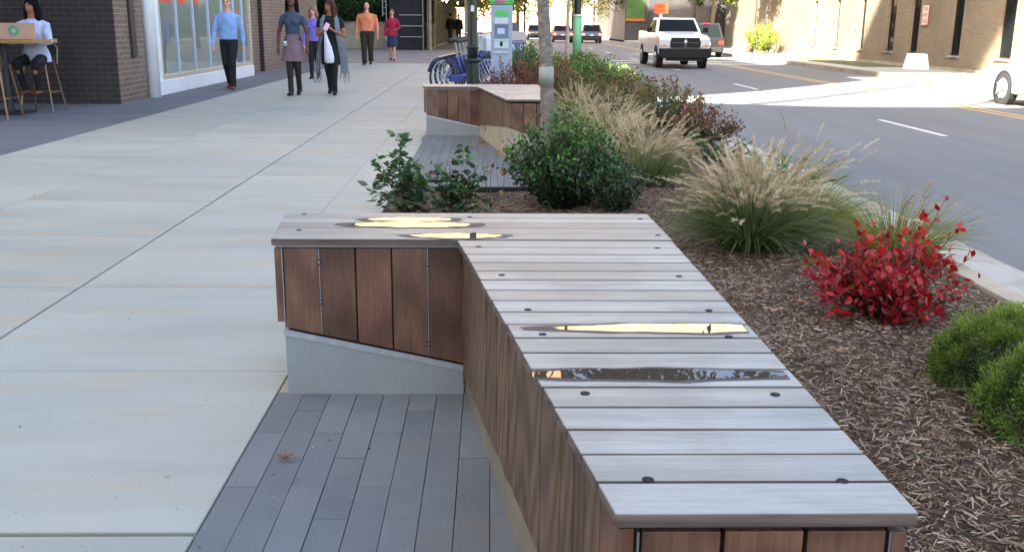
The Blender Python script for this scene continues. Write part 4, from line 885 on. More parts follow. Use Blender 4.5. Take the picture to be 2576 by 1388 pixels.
# rental bikes
M_bblue = mat('bike_blue_paint', rgb(10, 44, 120), .3, .1, 5, coat=.6); M_bnavy = mat('bike_fender_navy', rgb(14, 34, 78), .35, .15, 5); M_tyre = mat('tyre', (.035, .037, .042, 1), .7, .1); M_rim = mat('rim', (.55, .57, .6, 1), .35, .05, metal=.7)
def make_bike():
    root = empty('rental_bike')   # rear wheel hub at x=0, front at x=.98, along +x
    R = .30
    def wheel(cx, nm):
        w = MB(); n = 40; pts = [(cx+R*.96*math.cos(2*PI*i/n), 0, R+R*.96*math.sin(2*PI*i/n)) for i in range(n+1)]; w.tube(pts, .02, 7, cap=False)
        t = w.build(nm, M_tyre, root, smooth=True)
        w = MB(); pts = [(cx+R*.87*math.cos(2*PI*i/n), 0, R+R*.87*math.sin(2*PI*i/n)) for i in range(n+1)]; w.tube(pts, .011, 6, cap=False); w.build('rim', M_rim, t, smooth=True)
        w = MB()
        for i in range(18):
            a = 2*PI*i/18; s = .03*(-1)**i; w.tube([(cx, s, R), (cx+R*.87*math.cos(a), 0, R+R*.87*math.sin(a))], .0028, 4)
        w.tube([(cx, -.05, R), (cx, .05, R)], .035, 12); w.build('spokes', M_rim, t)
    wheel(0, 'rear_wheel'); wheel(.98, 'front_wheel')
    f = MB(); f.tube([(0, .05, R), (.40, .04, .27)], .022, 8); f.tube([(0, -.05, R), (.40, -.04, .27)], .022, 8)
    f.tube([(.40, 0, .27), (.60, 0, .30), (.82, 0, .62)], [.045, .05, .04], 10); f.tube([(.40, 0, .27), (.30, 0, .62)], .03, 8); f.tube([(.30, 0, .55), (0, .05, R)], .014, 6); f.tube([(.30, 0, .55), (0, -.05, R)], .014, 6)
    f.tube([(.84, 0, .70), (.80, 0, .52)], .03, 8); f.tube([(.82, .05, .56), (.98, .05, R)], .016, 6); f.tube([(.82, -.05, .56), (.98, -.05, R)], .016, 6)
    f.build('frame', M_bblue, root, smooth=True)
    f = MB(); f.box(.06, .46, -.09, -.055, .22, .33); f.build('chain_case', M_bblue, root, bevel=.015)
    n = 14
    f = MB(); a0, a1 = math.radians(5), math.radians(165); pr = []
    for i in range(n+1):
        a = a0+(a1-a0)*i/n; pr.append((math.cos(a)*(R+.035), R+math.sin(a)*(R+.035)))
    for (p, q) in zip(pr, pr[1:]): f.add([(p[0], -.035, p[1]), (p[0], .035, p[1]), (q[0], .035, q[1]), (q[0], -.035, q[1])], [(0, 1, 2, 3)])
    for sy in (-.036, .036):
        inner = [(math.cos(a0+(a1*.5-a0)*i/n)*R*.8, R+math.sin(a0+(a1*.5-a0)*i/n)*R*.8) for i in range(n+1)]
        sub = [(math.cos(a0+(a1*.5-a0)*i/n)*(R+.034), R+math.sin(a0+(a1*.5-a0)*i/n)*(R+.034)) for i in range(n+1)]
        for i in range(n): f.add([(sub[i][0], sy, sub[i][1]), (sub[i+1][0], sy, sub[i+1][1]), (inner[i+1][0], sy, inner[i+1][1]), (inner[i][0], sy, inner[i][1])], [(0, 1, 2, 3)])
    f.build('rear_fender', M_bnavy, root, fixn=False)
    f = MB()
    for (p, q) in zip(pr, pr[1:]): f.add([(.98+p[0], -.03, p[1]), (.98+p[0], .03, p[1]), (.98+q[0], .03, q[1]), (.98+q[0], -.03, q[1])], [(0, 1, 2, 3)])
    f.build('front_fender', M_bnavy, root, fixn=False)
    f = MB(); f.tube([(.31, 0, .6), (.26, 0, .86)], .015, 8); f.build('seat_post', M_rim, root)
    f = MB(); f.tube([(.11, 0, .875), (.2, 0, .885), (.30, 0, .87), (.41, 0, .865)], [(.05, .025), (.085, .035), (.05, .026), (.02, .018)], 12); f.build('saddle', M_black, root, smooth=True)
    f = MB(); f.tube([(.80, 0, .70), (.78, 0, .98)], .018, 8); f.tube([(.66, -.28, .98), (.74, -.15, 1.0), (.80, 0, .98), (.74, .15, 1.0), (.66, .28, .98)], .014, 8); f.build('handlebar', M_rim, root)
    f = MB(); f.tube([(.84, 0, .70), (.90, 0, .95)], [.05, .07], 10); f.box(.84, 1.06, -.13, .13, .70, .92); f.build('front_carrier', mat('carrier_white', rgb(190, 196, 204), .4, .05), root, bevel=.03)
    f = MB(); f.tube([(.40, -.12, .27), (.40, .12, .27)], .012, 6); f.tube([(.40, -.13, .27), (.44, -.15, .12)], .012, 6); f.box(.40, .49, -.22, -.14, .10, .125); f.build('crank', M_dkmetal, root)
    return root
hub = G(1118, 243, 0)
bike = make_bike(); names = ['nearest blue rental bike with dark saddle in the docking row', 'blue rental bike second from the front of the docking row', 'blue rental bike third from the front of the docking row', 'farthest blue rental bike of the docking row']
for i in range(4):
    o = bike if i == 0 else copy_tree(bike); o.scale = (.98,)*3
    o.rotation_euler = (0, 0, math.radians(44)); o.location = (hub.x+.045*i-.02, hub.y+.55*i+.25, 0)
    tag(o, names[i], 'bicycle', 'blue rental bikes in the dock')
b = MB(); b.box(-.02, .5, -.08, 3.2, 0, .05); dk = b.build('rail', M_galv)
dkr = empty('bike_dock', (hub.x+.62, hub.y+1.3, 0), 0, 'low grey docking rail with navy uprights holding the rental bikes', 'bike dock'); dk.parent = dkr
for i in range(5):
    b = MB(); b.prism([(.55*i-.05, .05), (.55*i+.06, .05), (.55*i+.16, .40), (.55*i+.10, .42)], .16, .36, axis='x'); b.build('dock_upright', M_bnavy, dkr, bevel=.02)
# green pole
g = Vector((((1441-1288)/2450+.0237)*30.5, 30.5, -.05))
gp = empty('green_pole', g, 0, 'thick light green pole with a dark upper section and white band', 'pole')
b = MB(); b.tube([(0, 0, .14), (0, 0, 1.43)], .135, 20); b.build('lower_sleeve', mat('mint_green_paint', rgb(112, 178, 132), .45, .08, 4), gp, smooth=True)
b = MB(); b.tube([(0, 0, 0), (0, 0, .14)], [.17, .16], 20); b.tube([(0, 0, 1.46), (0, 0, 5)], .11, 18); b.build('upper_pole', mat('dark_green_paint22', rgb(22, 40, 38)), gp)
b = MB(); b.tube([(0, 0, 1.425), (0, 0, 1.465)], .15, 20); b.build('band', M_white, gp)
# orange work sign
g = Vector((((1644-1288)/2450+.0237)*52, 52, RZ))
og = empty('roadworks_sign', (9.6 if 0 else g.x, 52, RZ), 0, 'orange roadworks sign on a stand behind the white pickup', 'sign')
b = MB(); b.box(-.36, .36, -.01, .01, 1.98, 2.48); b.build('panel', mat('orange_sign', rgb(240, 84, 36), .5, .03, emit=((1, .15, .02, 1), .05)), og, bevel=.01)  # panel given a faint glow of its own, though it is no lamp
b = MB(); b.box(-.09, .09, -.012, .01, 1.72, 1.975); b.build('tag_plate', M_galv, og)
b = MB(); b.tube([(0, .03, 0), (0, .03, 2.4)], .025, 8); b.tube([(-.4, -.3, .02), (0, .02, .3)], .015, 6); b.tube([(.4, -.3, .02), (0, .02, .3)], .015, 6); b.build('stand', M_dkmetal, og)
mo = mat('orange_sign_letter', rgb(130, 34, 16), .5, 0)
text('END', .17, (0, -.015, 2.34), (PI/2, 0, 0), mo, og); text('ROAD WORK', .12, (0, -.015, 2.12), (PI/2, 0, 0), mo, og)
# high table, stools, box
ht = empty('high_table', (-6.22, 12.35, 0), 0, 'high oak topped table with one thick black leg by the brick wall', 'table')
b = MB(); b.box(-1.3, .78, -.34, .34, .855, .902); b.build('tabletop', woodmat('light_oak', rgb(168, 128, 76), rgb(198, 160, 104), 0, .5, .4, .1), ht, bevel=.004)
b = MB(); b.tube([(.25, 0, .03), (.25, 0, .855)], .055, 14); b.build('leg', M_dkmetal, ht)
b = MB(); b.box(.02, .48, -.23, .23, 0, .03); b.build('base_plate', M_dkmetal, ht, bevel=.005)
cx = empty('cardboard_box', (-5.78, 12.22, .903), .62, 'open brown cardboard box with a round green emblem on the high table', 'box')
b = MB(); b.box(-.24, .24, -.15, .15, 0, .19); b.build('carton', mat('kraft_cardboard', rgb(176, 142, 118), .8, .08, 6), cx, bevel=.004)
b = MB(); b.disc((.0, -.1515, .10), .062, 28, nrm='y'); b.build('emblem', mat('emblem_green', rgb(84, 140, 108), .6, .1), cx, fixn=False)
b = MB(); b.disc((.0, -.1525, .10), .028, 6, nrm='y'); b.build('emblem_mark', mat('emblem_mark', rgb(150, 170, 140), .6, 0), cx, fixn=False)
def make_stool():
    r_ = empty('bar_stool'); M_gold = mat('brass_tube', rgb(112, 94, 70), .35, .1, metal=.6)
    b = MB(); b.tube([(0, 0, .66), (0, 0, .69)], [.17, .175], 20); b.build('seat', M_dkmetal, r_)
    for sx, sy in ((-1, -1), (1, -1), (1, 1), (-1, 1)):
        b = MB(); b.tube([(sx*.13, sy*.13, .66), (sx*.21, sy*.21, 0)], .011, 8); b.build('leg', M_gold, r_)
    b = MB(); c = [(sx*.178, sy*.178, .26) for sx, sy in ((-1, -1), (1, -1), (1, 1), (-1, 1), (-1, -1))]; b.tube(c, .008, 6); b.build('footrest', M_gold, r_)
    b = MB(); b.tube([(-.17, -.14, .62), (-.18, -.185, .83), (-.13, -.20, .88), (.13, -.20, .88), (.18, -.185, .83), (.17, -.14, .62)], .012, 8); bb_ = b.build('back_hoop', M_gold, r_)
    b = MB(); b.box(-.165, .165, -.205, -.19, .74, .865); b.build('backrest', M_dkmetal, r_, bevel=.01)
    return r_
st = make_stool(); st.scale = (.95,)*3
for i, (x, y, rz, lb) in enumerate(((-5.71, 12.72, PI, 'brass legged bar stool under the seated woman'), (-5.75, 11.62, 0, 'brass legged bar stool with black back in front of the high table'), (-6.42, 11.5, .2, 'leftmost brass legged bar stool cut by the photo edge'))):
    o = st if i == 0 else copy_tree(st); o.location = (x, y, 0); o.rotation_euler = (0, 0, rz); tag(o, lb, 'bar stool', 'bar stools round the high table')
# ================================================================= VEHICLES
M_rub = mat('tyre_rubber', (.025, .025, .027, 1), .75, .1); M_alloy = mat('alloy_rim', (.5, .48, .45, 1), .35, .1, metal=.7)
M_red = mat('tail_lamp', rgb(190, 20, 20), .2, 0, emit=((1, .05, .03, 1), 2.5)); M_redoff = mat('tail_lamp_off', rgb(200, 50, 44), .2, 0)
def wheel(root, x, y, z, r, w):
    b = MB(); n = 28; s = 1 if x > 0 else -1
    b.tube([(x-s*w, y, z), (x-s*w*.9, y, z), (x-s*.02, y, z), (x, y, z)], [r*.9, r, r, r*.92], n); t = b.build('wheel', M_rub, root)
    b = MB(); b.tube([(x+s*.001, y, z), (x+s*.012, y, z)], [r*.64, r*.6], n)
    for i in range(5):
        a = 2*PI*i/5; b.tube([(x+s*.012, y, z), (x+s*.02, y+math.cos(a)*r*.56, z+math.sin(a)*r*.56)], [.05, .03], 6)
    b.build('rim', M_alloy, t)
def frustum(b, y0, y1, w0, z0, y2, y3, w1, z1, mi=0):
    b.add([(-w0, y0, z0), (w0, y0, z0), (w0, y1, z0), (-w0, y1, z0), (-w1, y2, z1), (w1, y2, z1), (w1, y3, z1), (-w1, y3, z1)], [(0, 3, 2, 1), (0, 1, 5, 4), (1, 2, 6, 5), (2, 3, 7, 6), (3, 0, 4, 7), (4, 5, 6, 7)], mi)
def pane(root, quad, inset, off, nm='window', m_=None):
    a, b_, c, d = map(Vector, quad); n = (b_-a).cross(d-a).normalized()
    def bl(u, v): return a*(1-u)*(1-v)+b_*u*(1-v)+c*u*v+d*(1-u)*v + n*off
    iu, iv = inset; q = MB(); q.add([bl(iu, iv), bl(1-iu, iv), bl(1-iu, 1-iv), bl(iu, 1-iv)]+[bl(iu, iv)-n*.02, bl(1-iu, iv)-n*.02, bl(1-iu, 1-iv)-n*.02, bl(iu, 1-iv)-n*.02],
        [(0, 1, 2, 3), (0, 4, 5, 1), (1, 5, 6, 2), (2, 6, 7, 3), (3, 7, 4, 0)]); return q.build(nm, m_ or M_carglass, root, fixn=False)
def car(label, loc, rz, paint, L_=4.3, w=.86, belt=.92, roof=1.42, suv=False, lit=True, group=None):
    r_ = empty('car', loc, rz, label, 'car', group, .93); h0 = .22; f, k = -L_/2, L_/2
    b = MB(); tail = belt+.04
    prof = [(f, h0+.1), (f-.0, .55), (f+.08, .70), (f+1.0, belt-.06), (f+1.35, belt), (k-.5, belt), (k-.06, tail if not suv else belt), (k, .6), (k-.02, h0+.12), (k-.2, h0), (f+.2, h0)]
    b.prism(prof, -w, w); b.build('body', paint, r_, bevel=.07, seg=3)
    b = MB(); y0, y1 = f+1.15, (k-.42 if not suv else k-.06); y2, y3 = f+1.95, (k-1.05 if not suv else k-.38)
    frustum(b, y0, y1, w-.04, belt-.03, y2, y3, w-.20, roof); b.build('roof', paint, r_, bevel=.05, seg=3)
    A = [(-(w-.04), y0, belt-.03), ((w-.04), y0, belt-.03), ((w-.2), y2, roof), (-(w-.2), y2, roof)]; pane(r_, A, (.07, .1), .006, 'windscreen')
    A = [((w-.04), y1, belt-.03), (-(w-.04), y1, belt-.03), (-(w-.2), y3, roof), ((w-.2), y3, roof)]; pane(r_, A, (.07, .1), .006, 'rear_window')
    for s in (-1, 1):
        A = [(s*(w-.04), y1, belt-.03), (s*(w-.04), y0, belt-.03), (s*(w-.2), y2, roof), (s*(w-.2), y3, roof)]
        if s > 0: A = [A[1], A[0], A[3], A[2]]
        pane(r_, A, (.08, .12), .006, 'side_window')
        for yy in (f+.78, k-.85):
            q = MB(); q.tube([(s*(w-.12), yy, .32), (s*(w+.004), yy, .32)], [.37, .37], 24); q.build('wheel_arch', M_gap, r_)
            wheel(r_, s*(w+.01), yy, .32, .325, .2)
        q = MB(); q.box(s*w-.16*s-.12, s*w-.16*s+.12, k-.02, k+.015, .62, .78); q.build('tail_light', M_red if lit else M_redoff, r_, bevel=.02)
        q = MB(); q.box(s*w-.18*s-.13, s*w-.18*s+.13, f-.012, f+.05, .56, .68); q.build('headlight', mat('headlamp', (.6, .62, .65, 1), .15, 0), r_, bevel=.02)
    q = MB(); q.box(-.17, .17, k, k+.012, .60, .70); q.build('number_plate', M_white, r_)
    q = MB(); q.box(-.14, .14, k-.5 if not suv else k-.3, k-.44, (roof-.04), roof+.0); q.build('brake_light', M_red if lit else M_redoff, r_)
    q = MB(); q.box(-w+.1, w-.1, k-.06, k+.012, .25, .48); q.build('bumper', M_dkmetal, r_, bevel=.03)
    return r_
pr_ = mat('dark_red_paint', rgb(84, 10, 14), .25, .05, 3, coat=1); pb_ = mat('black_paint', rgb(9, 9, 12), .25, .05, 3, coat=1); pw_ = mat('white_car_paint', rgb(222, 222, 220), .3, .03, 3, coat=1); pg_ = mat('brown_grey_paint', rgb(22, 19, 17), .3, .05, 3, coat=1)
car('dark red car seen from behind with brake lights on, far along the road', (5.6, 80, RZ), PI, pr_, group='cars driving away')
car('black car seen from behind, just right of the thick green pole', (7.75, 79, RZ), PI, pb_, suv=True, roof=1.5, group='cars driving away')
car('dark car mostly hidden behind the tree trunk far up the road', (4.0, 90, RZ), 0, pb_, lit=False)
car('brownish grey estate car with red tail lamp passing just beyond the white pickup', (9.75, 47, RZ), PI, pg_, suv=True, roof=1.62, lit=False)
car('sunlit white car cut by the right photo edge, only its wheel and side visible', (10.5, 17.3, RZ), PI, pw_, lit=False)
# pickup
pk = empty('pickup_truck', (6.42, 35.4, RZ), 0, 'white pickup truck with black grille and bumper driving towards the camera', 'pickup', None, .855)
M_pw = mat('white_truck_paint', rgb(246, 246, 242), .3, .04, 3, coat=.8); M_blkp = mat('black_plastic', (.008, .009, .01, 1), .6, .1, spec=.25)
W2 = .98; f = -2.9
b = MB(); b.prism([(f+.06, .62), (f+.02, 1.02), (f+.12, 1.18), (f+.5, 1.27), (f+1.45, 1.33), (f+1.6, 1.34), (f+3.35, 1.34), (f+3.35, .5), (f+.3, .5)], -W2+.0, W2-.0); b.build('body', M_pw, pk, bevel=.09, seg=4)
b = MB(); b.prism([(f+3.4, .52), (f+3.4, 1.38), (f+5.7, 1.40), (f+5.8, .95), (f+5.78, .55)], -W2, W2); b.build('cargo_bed', M_pw, pk, bevel=.05, seg=3)
b = MB(); b.box(-.82, .82, f+3.5, f+5.65, 1.39, 1.402); b.build('bed_opening', M_gap, pk)
b = MB(); b.prism([(f+.5, 1.2), (f+.35, 1.26), (f+1.4, 1.40), (f+1.6, 1.38), (f+1.6, 1.2)], -.62, .62); b.build('bonnet', M_pw, pk, bevel=.05, seg=3)
b = MB(); y0, y1, y2, y3 = f+1.5, f+3.35, f+2.15, f+3.2
frustum(b, y0, y1, .93, 1.32, y2, y3, .76, 1.93); b.build('cab', M_pw, pk, bevel=.06, seg=3)
pane(pk, [(-.93, y0, 1.32), (.93, y0, 1.32), (.76, y2, 1.93), (-.76, y2, 1.93)], (.06, .11), .006, 'windscreen')
pane(pk, [(.93, y1, 1.32), (-.93, y1, 1.32), (-.76, y3, 1.93), (.76, y3, 1.93)], (.12, .2), .006, 'rear_window')
for s in (-1, 1):
    A = [(-.93, y1, 1.32), (-.93, y0, 1.32), (-.76, y2, 1.93), (-.76, y3, 1.93)]
    if s > 0: A = [(.93, y0, 1.32), (.93, y1, 1.32), (.76, y3, 1.93), (.76, y2, 1.93)]
    pane(pk, A, (.13, .13), .006, 'side_window')
    for yy in (f+.95, f+4.65):
        q = MB(); q.tube([(s*(W2-.12), yy, .42), (s*(W2+.006), yy, .42)], [.47, .47], 26); q.build('wheel_arch', M_gap, pk)
        wheel(pk, s*(W2+.015), yy, .39, .39, .26)
    q = MB(); q.prism([(s*.56, .84), (s*.94, .84), (s*.94, 1.10), (s*.62, 1.12)], f-.015, f+.1, axis='y'); h = q.build('headlight', mat('truck_lamp', (.5, .53, .55, 1), .1, .1, 20), pk, bevel=.02)
    q = MB(); q.box(s*.80-.06, s*.80+.06, f-.022, f-.015, .86, .93); q.build('indicator', mat('amber', rgb(210, 130, 80), .3, 0), h)
    q = MB(); q.box(s*1.13-.10, s*1.13+.10, f+1.72, f+1.80, 1.36, 1.56); q.tube([(s*.9, f+1.75, 1.38), (s*1.08, f+1.76, 1.40)], .03, 6); q.build('wing_mirror', M_blkp, pk, bevel=.02)
    q = MB(); q.box(s*(W2+.002)-.004, s*(W2+.002)+.004, f+2.9, f+3.1, 1.08, 1.12); q.build('door_handle', M_blkp, pk)
b = MB(); b.prism([(-.58, .80), (.58, .80), (.60, 1.0), (.54, 1.18), (-.54, 1.18), (-.60, 1.0)], f-.03, f+.1, axis='y'); gr_ = b.build('grille', M_blkp, pk, bevel=.02)
b = MB(); b.box(-.045, .045, f-.045, f-.03, .80, 1.16); b.box(-.57, .57, f-.042, f-.03, .97, 1.0); b.build('grille_bars', mat('grille_bar', (.05, .052, .055, 1), .4, .1), gr_)
b = MB(); b.disc((0, f-.048, 1.04), .06, 8, nrm='y'); b.build('badge', M_steel, gr_, fixn=False)
b = MB(); b.prism([(-1.0, .50), (-.9, .40), (.9, .40), (1.0, .50), (1.0, .78), (-1.0, .78)], f-.16, f+.12, axis='y'); bu = b.build('bumper', M_blkp, pk, bevel=.04, seg=3)
b = MB(); b.box(-.62, .62, f-.165, f-.158, .58, .66); b.build('bumper_slot', M_gap, bu)
b = MB(); b.box(-.7, .7, f-.1, f+.2, .30, .40); b.build('air_dam', M_blkp, pk)
# ================================================================= PLANTS
L_dk = [rgb(24, 40, 26), rgb(38, 60, 36), rgb(56, 84, 48), rgb(84, 116, 62)]
def stems(pts_list, nm, mt, parent):
    b = MB()
    for pts, r in pts_list: b.tube(pts, [r*(1-.75*i/(len(pts)-1)) for i in range(len(pts))], 5)
    return b.build(nm, mt, parent, smooth=True)
M_twig = mat('brown_twig', rgb(84, 64, 48), .8, .2, 30); M_twigg = mat('green_twig', rgb(86, 96, 56), .7, .2, 30)
def shrub(name, label, cat, base, rad, hgt, nb, per, ll, lw, cols, spread=1.0, twigs=True, group=None, trans=.25, topbias=0, hemi=.35, droop=.15, rough=.4, nm='foliage', upl=.4, tipc=None, seed=0, jit=(.72, 1.06), hi=False, fold=.25):
    """branches rise from the base, each carrying leaves along its outer part"""
    root = empty(name, (base[0], base[1], base[2]), 0, label, cat, group); tw = []; P = []; D = []; R = []
    for i in range(nb):
        a = RG.uniform(0, 2*PI); rr = RG.uniform(.0, 1)**.5; hh = hgt*(1-.45*rr*rr)*RG.uniform(*jit)
        tip = np.array([math.cos(a)*rr*rad[0]*spread, math.sin(a)*rr*rad[1]*spread, hh]); b0 = tip*np.array([.12, .12, 0])
        mid = (b0+tip)/2+np.array([tip[0]*.15, tip[1]*.15, .0])+RG.normal(size=3)*.02
        pts = [b0*(1-t)**2+2*mid*t*(1-t)+tip*t*t for t in (0, .3, .6, 1)]; tw.append(([tuple(p) for p in pts], .005+.003*hgt))
        n = per; t = RG.uniform(hemi, 1.02, n)[:, None]; c = b0*(1-t)**2+2*mid*t*(1-t)+tip*t*t
        P.append(c+RG.normal(size=(n, 3))*ll*.55); ax = unit(tip-b0)[None, :]
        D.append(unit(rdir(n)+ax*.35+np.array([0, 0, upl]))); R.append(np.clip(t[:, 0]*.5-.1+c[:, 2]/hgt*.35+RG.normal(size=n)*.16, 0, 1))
    P = np.concatenate(P); D = np.concatenate(D); R = np.concatenate(R); P[:, 2] = np.maximum(P[:, 2], .01)
    n = len(P)
    leaves(nm, P, D, ll*RG.uniform(.6, 1.25, n), lw*RG.uniform(.7, 1.2, n), R, leafmat(name+'_leaf%d' % len(bpy.data.materials), cols, rough, trans), root, droop=droop, hi=hi, fold=fold)
    if twigs: stems(tw, 'stems', M_twig if twigs is True else twigs, root)
    return root
def gz(x, y): return mulch_h(x, y)
# big green bush
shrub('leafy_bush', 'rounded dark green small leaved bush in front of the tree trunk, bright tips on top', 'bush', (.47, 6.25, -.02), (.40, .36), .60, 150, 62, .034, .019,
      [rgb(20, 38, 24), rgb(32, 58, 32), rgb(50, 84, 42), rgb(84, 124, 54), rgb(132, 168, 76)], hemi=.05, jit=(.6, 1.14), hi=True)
shrub('leafy_bush', 'low loose green shoots spreading at the right foot of the big bush', 'bush', (.80, 6.05, -.02), (.22, .2), .36, 40, 36, .030, .017, [rgb(24, 44, 28), rgb(46, 76, 46), rgb(72, 104, 64)], hemi=.1)
# drooping-leaved plant on the left
def sprigs(label, base, stems_, ll, lw, cols, cat='plant', nl=62):
    root = empty('stem_plant', base, 0, label, cat); P = []; D = []; R = []; tw = []
    for (dx, dy, h, lean) in stems_:
        h *= 1.12
        p0 = np.array([dx*.08, dy*.08, 0]); p1 = np.array([dx+lean, dy, h]); mid = (p0+p1)/2+RG.normal(size=3)*.015; tw.append(([tuple(p0), tuple(mid), tuple(p1)], .005))
        n = int(nl*h/.4); t = RG.uniform(.12, 1.0, n)[:, None]; c = p0*(1-t)**2+2*mid*t*(1-t)+p1*t*t
        a = RG.uniform(0, 2*PI, n); d = np.stack([np.cos(a), np.sin(a), RG.uniform(-.5, .35, n)], 1); off = RG.uniform(.0, .05, (n, 1))*(1-t*.6)
        P.append(c+d*off); D.append(d); R.append(np.clip(.55-.5*(1-t[:, 0])+RG.normal(size=n)*.2, 0, 1))
    P, D, R = np.concatenate(P), np.concatenate(D), np.concatenate(R); n = len(P)
    leaves('foliage', P, D, ll*RG.uniform(.6, 1.2, n), lw*RG.uniform(.7, 1.2, n), R, leafmat('sprig_leaf%d' % len(bpy.data.materials), cols, .4, .25), root, droop=.35, hi=True)
    stems(tw, 'stems', M_twigg, root); return root
cs = [rgb(80, 40, 30), rgb(52, 80, 44), rgb(70, 100, 56), rgb(60, 90, 50), rgb(84, 114, 66), rgb(116, 142, 84)]
sprigs('upright plant with drooping oval green leaves at the left end of the bed', (-.47, 5.85, -.02), [(-.10, 0, .46, .01), (-.17, .02, .34, -.05), (-.03, -.02, .33, .03), (-.12, -.05, .26, -.06), (-.02, .06, .28, .0), (-.22, 0, .18, -.05), (.05, .0, .26, .02), (-.07, -.03, .36, -.02)], .062, .032, cs)
sprigs('second upright plant with drooping oval leaves just right of the first', (-.20, 5.93, -.02), [(-.05, 0, .32, .0), (.02, .02, .38, .02), (.07, -.03, .28, .05), (-.09, -.02, .26, -.03), (.10, .04, .24, .04), (-.13, .02, .28, -.02), (-.17, .0, .22, -.03), (.0, -.05, .20, .0)], .060, .031, cs)
sprigs('low trailing green and red leaved plant at the foot of the upright plants', (-.30, 5.70, -.02), [(-.15, 0, .12, -.05), (.0, 0, .14, .0), (.1, 0, .12, .05), (.22, 0, .10, .05), (.3, .1, .13, .02), (-.26, .02, .08, -.06)], .05, .026, [rgb(88, 26, 30), rgb(60, 40, 30), rgb(52, 76, 44), rgb(70, 100, 56)], nl=70)
# brown dried stems
root = empty('dried_stems', (.0, 6.1, 0), 0, 'thin dried stems with rusty brown leaves beside the upright plants', 'plant')
tw = [([(0, 0, 0), (.0, 0, .2), (.04, 0, .36)], .003), ([(0, 0, 0), (-.05, .02, .25), (-.03, .02, .42)], .003), ([(0, 0, 0), (.08, 0, .12), (.09, 0, .22)], .004), ([(0, 0, 0), (.02, -.05, .08), (.06, -.05, .12)], .003)]
stems(tw, 'stems', M_twig, root)
P = np.array([[.04, 0, .36], [.04, 0, .35], [-.03, .02, .42], [-.03, .02, .41], [.09, 0, .22], [.09, 0, .22], [.09, 0, .21], [.08, 0, .21], [.02, -.05, .26], [.0, -.04, .26], [.06, -.05, .12], [.07, -.05, .11], [.09, -.05, .1]]); n = len(P)
leaves('dry_leaves', P, unit(rdir(n)+np.array([0, 0, -.1])), RG.uniform(.035, .06, n), .028, RG.uniform(0, 1, n), leafmat('dry_leaf', [rgb(90, 52, 34), rgb(140, 92, 54), rgb(156, 120, 50)], .6, .2), root, droop=.3)
# fountain grasses
M_blade = leafmat('grass_blade', [rgb(44, 62, 36), rgb(70, 90, 50), rgb(104, 116, 66), rgb(146, 144, 94), rgb(178, 166, 120)], .5, .3)
M_blade2 = leafmat('yellow_grass_blade', [rgb(70, 86, 36), rgb(110, 120, 50), rgb(150, 150, 70), rgb(180, 166, 100)], .5, .35)
M_plume = leafmat('grass_plume', [rgb(158, 138, 106), rgb(188, 170, 134), rgb(212, 196, 160), rgb(228, 216, 184)], .8, .45)
def grass(label, x, y, R, hb, hp, nbl, npl, group='fountain grass clumps along the bed', mb_=None, lean=(0, 0)):
    root = empty('grass_clump', (x, y, gz(x, y)), 0, label, 'ornamental grass', group)
    a = RG.uniform(0, 2*PI, nbl); q = RG.uniform(0, 1, nbl)**.5; P = np.stack([np.cos(a)*q*R*.30, np.sin(a)*q*R*.30, np.zeros(nbl)], 1)
    tl = q*.66+RG.normal(size=nbl)*.12; D = unit(np.stack([np.cos(a)*tl+lean[0], np.sin(a)*tl+lean[1], np.ones(nbl)], 1))
    L = hb*RG.uniform(.7, 1.25, nbl); V, F = blades(P, D, L, RG.uniform(.0028, .0055, nbl), RG.uniform(.2, .75, nbl)*(.5+q*.6), 6)
    rnd = np.clip(RG.beta(2, 3, nbl)+.0, 0, 1); np_mesh('blades', V, F, np.repeat(rnd, 6), mb_ or M_blade, root)
    if npl:
        a = RG.uniform(0, 2*PI, npl); q = RG.uniform(0, 1, npl)**.6; P = np.stack([np.cos(a)*q*R*.25, np.sin(a)*q*R*.25, np.zeros(npl)], 1)
        tl = q*.38+RG.normal(size=npl)*.13; D = unit(np.stack([np.cos(a)*tl+lean[0], np.sin(a)*tl+lean[1], np.ones(npl)], 1))
        L = hp*RG.uniform(.62, 1.08, npl); cv = RG.uniform(.05, .42, npl)
        V1, F1 = blades(P, D, L, .0022, cv, 6)
        stm = np_mesh('plume_stems', V1, F1, np.repeat(RG.uniform(.5, 1, npl), 6), mb_ or M_blade, root)
        h = unit(np.stack([D[:, 0], D[:, 1], np.zeros(npl)], 1)+1e-6); up = np.array([0, 0, 1.])
        nb = 80; t = RG.uniform(.78, 1.02, (npl, nb)); c = P[:, None]+D[:, None]*(L[:, None]*t)[..., None]+h[:, None]*(L*cv*.6)[:, None, None]*(t**2)[..., None]-up*(L*cv)[:, None, None]*(t**2)[..., None]
        tend = (t-.78)/.24; c = c + h[:, None]*((tend**2)*.02)[..., None]*1.2 - up*((tend**2)*.015)[..., None]
        c = c.reshape(-1, 3); n = len(c); Dn = np.repeat(D, nb, 0); bd = unit(rdir(n)*.9+Dn*.8+np.array([0, 0, .1])); bl = RG.uniform(.008, .024, n); s = unit(np.cross(bd, rdir(n)))*.0015
        V = np.stack([c-s, c+s, c+bd*bl[:, None]], 1).reshape(-1, 3); F = np.arange(n*3).reshape(-1, 3)
        np_mesh('plumes', V, F, np.clip(np.repeat(RG.uniform(0, 1, npl), nb)+RG.normal(size=n)*.15, 0, 1), M_plume, root)
    return root
grass('full fountain grass clump with tan plumes standing between the bench and the red shrub', 1.36, 4.98, .47, .44, .62, 3600, 380)
grass('fountain grass clump behind the big green bush, second from the camera', 1.10, 7.0, .52, .42, .60, 1700, 280)
grass('tall pale plumed grass clump beside the tree trunk', 1.02, 8.6, .62, .45, .64, 1500, 300)
grass('far plumed grass clump at the right of the second bench', .92, 10.2, .62, .42, .62, 1000, 240)
